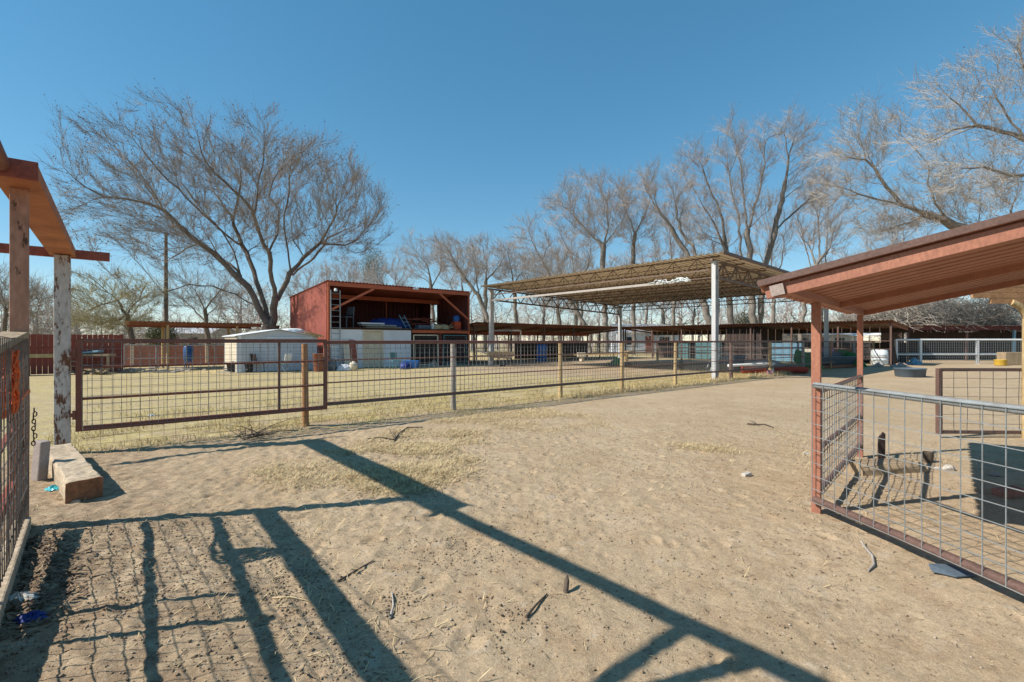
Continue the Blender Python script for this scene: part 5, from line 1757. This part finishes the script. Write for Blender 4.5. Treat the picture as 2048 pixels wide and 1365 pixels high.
def ptree(name, label, Y_, limbs_, ells, r, seed, bark="bark_grey", twig="twig_grey", dens=1.0, depth=.8, group="bare trees behind the stables", **kw):
    rs = np.random.default_rng(seed)
    base = P3(limbs_[0][0][0], 682, Y_) * np.array([1, 1, 0])
    L_ = []
    for n_, pts in enumerate(limbs_):
        e = 0 if n_ == 0 else rs.uniform(-1, 1) * Y_ * .03
        k = len(pts)
        L_.append([P3(x, y, Y_, e * i / max(1, k - 1)) for i, (x, y) in enumerate(pts)])
    A_ = []
    for cx, cy, rx, rz_ in ells:
        rm = rx * 1.05 / F * Y_; rv = rz_ * 1.0 / F * Y_
        A_.append(ellipsoid_pts(P3(cx, cy, Y_), (rm, rm * depth, rv), int(dens * 32 * (rm * rm * rv) ** .62) + 30, rs))
    A_ = np.concatenate(A_)
    A_ = A_[A_[:, 2] > 1.2]
    kw.setdefault("step", .6); kw.setdefault("kill", .85); kw.setdefault("infl", 5.5)
    kw.setdefault("tw_n", 3); kw.setdefault("tw_len", 1.15); kw.setdefault("tw_r", .0095); kw.setdefault("rad", .8); kw.setdefault("hub_z", H + (682 - max(e[1] + e[3] for e in ells)) / F * Y_ - 3); kw.setdefault("tw_up", .2); kw.setdefault("tw_spread", .55); kw.setdefault("gen2", 3); kw.setdefault("r_tip", .01)
    return grow_tree(name, label, base, L_, A_, r, seed, M[bark], M[twig], group=group, **kw)


ptree("bare_tree", "bare tree with a two-pronged wide crown above the middle of the canopy roof", 53, [[(1212, 660), (1208, 590), (1205, 535), (1207, 490)], [(1207, 490), (1182, 468), (1147, 426), (1118, 400)], [(1207, 490), (1217, 450), (1214, 400), (1200, 370)], [(1208, 590), (1170, 520), (1140, 500)], [(1207, 490), (1240, 450), (1250, 420)]],
      [(1180, 420, 85, 72), (1215, 440, 50, 60)], .3, 21, leaves=900)
ptree("bare_tree", "slim bare tree with a narrow crown right of the two-pronged tree", 55, [[(1268, 660), (1266, 524), (1270, 468), (1249, 415), (1240, 380)], [(1270, 468), (1290, 430), (1300, 390)]],
      [(1262, 425, 48, 78), (1290, 450, 35, 50)], .24, 22)
ptree("bare_tree", "small bare tree leaning left over the canopy's back edge", 57, [[(1180, 665), (1140, 600), (1105, 560), (1069, 492), (1052, 450)], [(1105, 560), (1085, 520), (1100, 480)]],
      [(1060, 495, 42, 62), (1100, 530, 45, 45)], .22, 23)
ptree("bare_tree", "pale twin-limbed tree leaning left behind the near column's top", 50, [[(1424, 665), (1400, 580), (1372, 503), (1337, 447), (1308, 408), (1290, 370)], [(1400, 580), (1388, 503), (1358, 461), (1345, 400)]],
      [(1305, 385, 58, 52), (1345, 400, 45, 70)], .36, 24)
ptree("bare_tree", "tall bare tree with a rounded narrow crown left of the tallest trees", 54, [[(1462, 665), (1458, 580), (1454, 510), (1445, 437), (1418, 373), (1400, 323)], [(1454, 510), (1425, 450), (1390, 400)]],
      [(1388, 350, 42, 75), (1410, 430, 45, 70)], .34, 25, leaves=700)
ptree("bare_tree", "tall many-stemmed bare tree standing at the centre of the tallest group", 51, [[(1508, 665), (1503, 590), (1500, 528), (1495, 460), (1486, 387), (1482, 332), (1465, 270)], [(1503, 590), (1480, 500), (1478, 440), (1462, 380), (1455, 320)], [(1495, 460), (1515, 390), (1525, 330), (1520, 270)], [(1495, 460), (1540, 410)]],
      [(1463, 300, 42, 68), (1517, 310, 38, 70), (1490, 400, 55, 60)], .36, 26, leaves=900)
ptree("bare_tree", "tall bare tree leaning right above the front corner of the lean-to", 52, [[(1521, 665), (1522, 600), (1527, 541), (1550, 460), (1568, 378), (1577, 314), (1595, 260)], [(1550, 460), (1590, 425), (1620, 400)], [(1577, 314), (1565, 270), (1570, 235)]],
      [(1598, 285, 42, 66), (1575, 270, 30, 50), (1620, 370, 55, 60)], .32, 27)
ptree("bare_tree", "low slender bare tree just left of the lean-to roof corner", 47, [[(1600, 665), (1615, 580), (1631, 532), (1659, 496), (1677, 437)], [(1631, 532), (1625, 490), (1615, 470)]],
      [(1655, 470, 50, 48), (1625, 480, 35, 35)], .2, 28)
ptree("bare_tree", "heavy-limbed bare tree leaning far left over the lean-to roof", 36, [[(2200, 665), (2120, 560), (2030, 490), (1904, 450), (1850, 428), (1804, 410), (1772, 373), (1750, 337), (1731, 319)], [(1904, 450), (1863, 410), (1840, 373), (1835, 340)], [(1804, 410), (1760, 400), (1700, 380)], [(1850, 428), (1800, 450), (1740, 470)], [(1731, 319), (1690, 320)], [(2030, 490), (2010, 430), (2020, 380)]],
      [(1740, 275, 70, 62), (1700, 350, 75, 75), (1800, 440, 90, 45), (1870, 400, 85, 60), (1960, 400, 80, 70)], .38, 29, twig="twig_pale", dens=1.7, tw_n=3, leaves=800, tw_r=.0085)
ptree("bare_tree", "bare tree reaching in from the right with a long bowed limb high over the roof", 31, [[(2230, 665), (2190, 480), (2150, 370), (2100, 300), (2048, 278), (2004, 264), (1954, 251), (1931, 223), (1900, 196)], [(1954, 251), (1900, 262), (1850, 290), (1800, 275)], [(2048, 278), (2010, 230), (1980, 180)], [(2150, 370), (2080, 350), (2010, 355), (1950, 340), (1900, 345)], [(2100, 300), (2080, 210), (2050, 130), (2045, 80)]],
      [(1925, 200, 95, 68), (2010, 150, 75, 65), (1900, 300, 95, 45), (2000, 350, 110, 60), (2060, 90, 50, 60), (2080, 250, 80, 90)], .4, 30, twig="twig_pale", dens=1.1, tw_n=2, leaves=900, tw_r=.0085)
for k, (st, el, Y_, lab) in enumerate((
        ([[(868, 665), (862, 577), (855, 531), (841, 514)], [(862, 577), (880, 540), (885, 505)]], [(835, 520, 45, 52), (880, 520, 32, 42)], 64, "bare tree just above the right end of the red barn roof"),
        ([[(985, 665), (957, 590), (929, 556), (911, 528), (894, 496)], [(957, 590), (950, 540), (945, 510)]], [(898, 508, 44, 42), (940, 530, 40, 45)], 60, "left-leaning bare tree rising between the barn and the canopy"),
        ([[(970, 665), (971, 563), (974, 528), (967, 503)], [(971, 563), (1000, 530), (1010, 505)]], [(972, 512, 40, 42), (1000, 530, 35, 40)], 66, "upright bare tree over the left end of the canopy roof"),
        ([[(1035, 665), (1027, 570), (1020, 528), (1015, 500)], [(1027, 570), (1050, 530)]], [(1022, 530, 42, 50), (1055, 550, 35, 40)], 68, "slender bare tree right of the canopy's left corner"),
        ([[(800, 665), (795, 600), (790, 550)], [(795, 600), (770, 570), (755, 550)]], [(790, 560, 45, 55), (750, 580, 40, 45)], 70, "bare tree peering over the middle of the red barn roof"),
        ([[(1330, 665), (1325, 620), (1330, 580)], [(1325, 620), (1300, 600)]], [(1325, 590, 60, 45)], 66, "bare tree seen under the canopy roof left of the near column"),
        ([[(1120, 665), (1115, 610), (1125, 570)], [(1115, 610), (1090, 590)]], [(1115, 590, 65, 48)], 64, "bare tree seen under the left half of the canopy roof"))):
    ptree("bare_tree", lab, Y_, st, el, .26, 40 + k, twig="twig_grey", leaves=300 if k < 2 else 0, dens=.8)
for k, (px, Y_, cy, rx, rz_, lab) in enumerate(((925, 78, 535, 55, 50, "faint far tree filling the gap above the barn's right corner"), (1085, 80, 545, 55, 50, "faint far tree above the canopy roof's left third"), (1160, 74, 560, 50, 55, "faint far tree seen through the canopy's left trusses"),
        (1232, 80, 570, 50, 55, "faint far tree behind the canopy's far column"), (1290, 72, 545, 55, 60, "faint far tree behind the leaning twin-limbed one"), (1385, 76, 560, 55, 60, "faint far tree behind the near column"), (700, 82, 560, 60, 48, "faint far tree above the red barn's left half"), (620, 84, 575, 55, 42, "faint far tree between the shade tree's limbs and the barn"), (1690, 70, 560, 60, 55, "faint far tree just above the lean-to's low corner"))):
    ptree("bare_tree", lab, Y_, [[(px, 668), (px + 4, 620), (px - 3, cy + 10)], [(px + 4, 620), (px + 25, cy + 25)], [(px + 4, 630), (px - 24, cy + 30)]], [(px, cy, rx, rz_)], .2, 80 + k, dens=.6, tw_n=3, tw_r=.012)
for k, (px, Y_, cy, rx, rz_, lab) in enumerate(((1345, 61, 470, 50, 70, "slighter bare tree between the leaning twin-limbed tree and the narrow round crown"), (1432, 62, 500, 50, 70, "slighter bare tree just left of the many-stemmed tree's base"), (1545, 60, 470, 50, 80, "slighter bare tree in the gap right of the many-stemmed tree"),
        (1640, 58, 420, 55, 75, "slighter bare tree in the gap left of the heavy-limbed tree"), (1150, 63, 510, 50, 55, "slighter bare tree left of the two-pronged tree"), (1790, 50, 480, 70, 70, "slighter bare tree behind the heavy-limbed tree above the lean-to roof"))):
    ptree("bare_tree", lab, Y_, [[(px, 668), (px + 4, 600), (px - 3, cy + 30), (px - 6, cy - 10)], [(px + 4, 600), (px + 25, cy + 25), (px + 32, cy - 20)], [(px + 4, 610), (px - 28, cy + 30)]], [(px, cy, rx, rz_)], .22, 95 + k, dens=.9)
# left side
ptree("twiggy_tree", "pale olive twiggy tree drooping over the red board fence", 34, [[(262, 668), (255, 630), (235, 600), (205, 575)], [(255, 630), (285, 590), (300, 565)], [(235, 600), (190, 610), (160, 620)], [(255, 630), (225, 640), (190, 650)]],
      [(200, 590, 65, 40), (180, 630, 60, 36), (265, 600, 55, 45), (230, 645, 60, 24)], .17, 61, bark="bark_brown", twig="twig_olive", dens=3.0, group="bare trees at the left", step=.35, kill=.45, infl=3, tw_len=.6, tw_n=3, tw_r=.007, tw_spread=.6, tw_up=.1, leaves=1500, leaf_size=.04)
ptree("bare_tree", "thin bare tree at the far left edge behind the gateway", 40, [[(8, 668), (12, 620), (0, 570)], [(12, 620), (40, 590), (60, 575)], [(12, 620), (-20, 600)]], [(15, 590, 55, 48), (50, 610, 35, 40)], .16, 62, bark="bark_brown", twig="twig_brown", group="bare trees at the left", step=.45, kill=.6, infl=4, tw_r=.008)
ptree("bare_tree", "dark bare tree behind the pole shelter", 48, [[(415, 668), (410, 620), (390, 580), (370, 560)], [(410, 620), (440, 580), (450, 550)], [(415, 650), (370, 610), (340, 590)]], [(385, 590, 60, 45), (440, 590, 40, 45)], .24, 63, bark="bark_brown", twig="twig_brown", group="bare trees at the left", dens=.9)
for k, (px, py, Y_, sx, sz, lab) in enumerate(((322, 664, 42, 1.1, 1.3, "small round evergreen bush behind the pole shelter"), (1492, 645, 56, 1.7, 1.9, "small dark evergreen behind the far stable right of the near column"), (748, 520, 75, 2.2, 3.2, "dull green evergreen rising behind the red barn roof"))):
    b = np.array([(px - 1024) / F * Y_, Y_, 0])
    rs = np.random.default_rng(70 + k)
    top_ = H + (682 - py) / F * Y_ + sz * .5
    root = empty("evergreen_bush", b, lab, "bush")
    MB().tube([V(b), V(b) + Z * top_ * .6], [.14, .08], 8).build("trunk", M["bark_brown"], root)
    n_ = 7000
    c = ellipsoid_pts((0, 0, top_ - sz * .8), (sx, sx, sz), n_, rs, .45) * np.array([1, 1, 1])
    c += rs.normal(0, .12, c.shape)
    u = rs.normal(0, 1, c.shape); u[:, 2] += .6; u /= np.linalg.norm(u, axis=1, keepdims=True)
    v = np.cross(u, rs.normal(0, 1, c.shape)); v /= np.linalg.norm(v, axis=1, keepdims=True)
    s = rs.uniform(.035, .09, (n_, 1))
    np_mesh("crown", np.stack([c - u * s, c + v * s * .5, c + u * s, c - v * s * .5], 1).reshape(-1, 3), np.arange(n_)[:, None] * 4 + np.array([[0, 1, 2, 3]]), M["evergreen"], root)

# pale dead brush lying over the dark shed's roof
rs = np.random.default_rng(90)
n_ = 3600
c = np.stack([rs.uniform(26.8, 41, n_), rs.uniform(38.6, 41.6, n_), np.zeros(n_)], 1)
hh = 2.75 + 1.9 * np.clip((c[:, 0] - 26.3) / 5, 0.12, 1)
c[:, 2] = 2.75 + (hh - 2.75) * rs.uniform(0, 1, n_) ** 1.3
dd = rs.normal(0, 1, (n_, 3)) * np.array([1, .6, .5]) + np.array([-.35, -.1, .08])
dd /= np.linalg.norm(dd, axis=1, keepdims=True)
a0, a1, b0, b1 = twigs(c, dd, 1.4, .02, rs, -.08, .3, 2)
v2, f2 = seg_mesh(a0, a1, b0, b1, 3)
v2[:, 2] = np.where(v2[:, 1] < 38.7, np.maximum(v2[:, 2], 2.15), np.maximum(v2[:, 2], 2.78))
bo = np.array([33.0, 38.6, 2.5])
tag(np_mesh("dead_brush", v2 - bo, f2, M["twig_pale"], loc=bo), "tangled pale dead branches lying over the dark shed's roof", "brush")

# distant wood: one mass of small bare trees
rs = np.random.default_rng(77)
def proto(seed):
    r_ = np.random.default_rng(seed)
    nodes, par = [np.zeros(3), np.array([0, 0, 1.2]), np.array([.1, 0, 2.4])], [-1, 0, 1]
    at_ = ellipsoid_pts((0, 0, 5.2), (2.6, 2.6, 3.3), 150, r_)
    N, P = colonise(nodes, par, at_, .7, 5, .9, (0, 0, .2), 40, r_)
    R, acc = pipe_radii(N, P, .018, .17)
    i = np.arange(1, len(N))
    v1, f1 = seg_mesh(N[P[i]], N[i], R[P[i]], R[i], 3)
    dv_ = N - N[np.maximum(P, 0)]; dv_ /= np.linalg.norm(dv_, axis=1, keepdims=True) + 1e-9
    k = i[R[i] < .05]
    a0, a1, b0, b1 = twigs(np.repeat(N[k], 3, 0), np.repeat(dv_[k], 3, 0), 1.1, .016, r_, .3, .5, 1)
    v2, f2 = seg_mesh(a0, a1, b0, b1, 3)
    return np.concatenate([v1, v2]), np.concatenate([f1, f2 + len(v1)])
protos = [proto(s) for s in (1, 2, 3, 4)]
VV, FF, o = [], [], 0
for k in range(150):
    v, f = protos[k % 4]
    a = rs.uniform(0, 2 * PI); s = rs.uniform(.7, 1.5)
    Y_ = rs.uniform(74, 125)
    x = rs.uniform(-1.15, 1.15) * Y_
    c_, s_ = math.cos(a), math.sin(a)
    q = np.stack([(v[:, 0] * c_ - v[:, 1] * s_) * s * 1.25 + x, (v[:, 0] * s_ + v[:, 1] * c_) * s * 1.25 + Y_, v[:, 2] * s], 1)
    VV.append(q); FF.append(f + o); o += len(v)
tag(np_mesh("woods", np.concatenate(VV), np.concatenate(FF), M["twig_grey"]), "hazy belt of bare grey trees along the horizon", kind="stuff")
# a scrubby nearer belt
VV, FF, o = [], [], 0
for k in range(90):
    v, f = protos[k % 4]
    a = rs.uniform(0, 2 * PI); s = rs.uniform(.3, .6)
    x = rs.uniform(-62, -16) if k < 60 else rs.uniform(-8, 45)
    Y_ = (rs.uniform(48, 66)) if k < 60 else rs.uniform(62, 74)
    c_, s_ = math.cos(a), math.sin(a)
    q = np.stack([(v[:, 0] * c_ - v[:, 1] * s_) * s * 1.5 + x, (v[:, 0] * s_ + v[:, 1] * c_) * s * 1.5 + Y_, v[:, 2] * s - .3], 1)
    VV.append(q); FF.append(f + o); o += len(v)
tag(np_mesh("undergrowth", np.concatenate(VV), np.concatenate(FF), M["twig_brown"]), "grey brown thicket of bare scrub behind the yard buildings", kind="stuff")
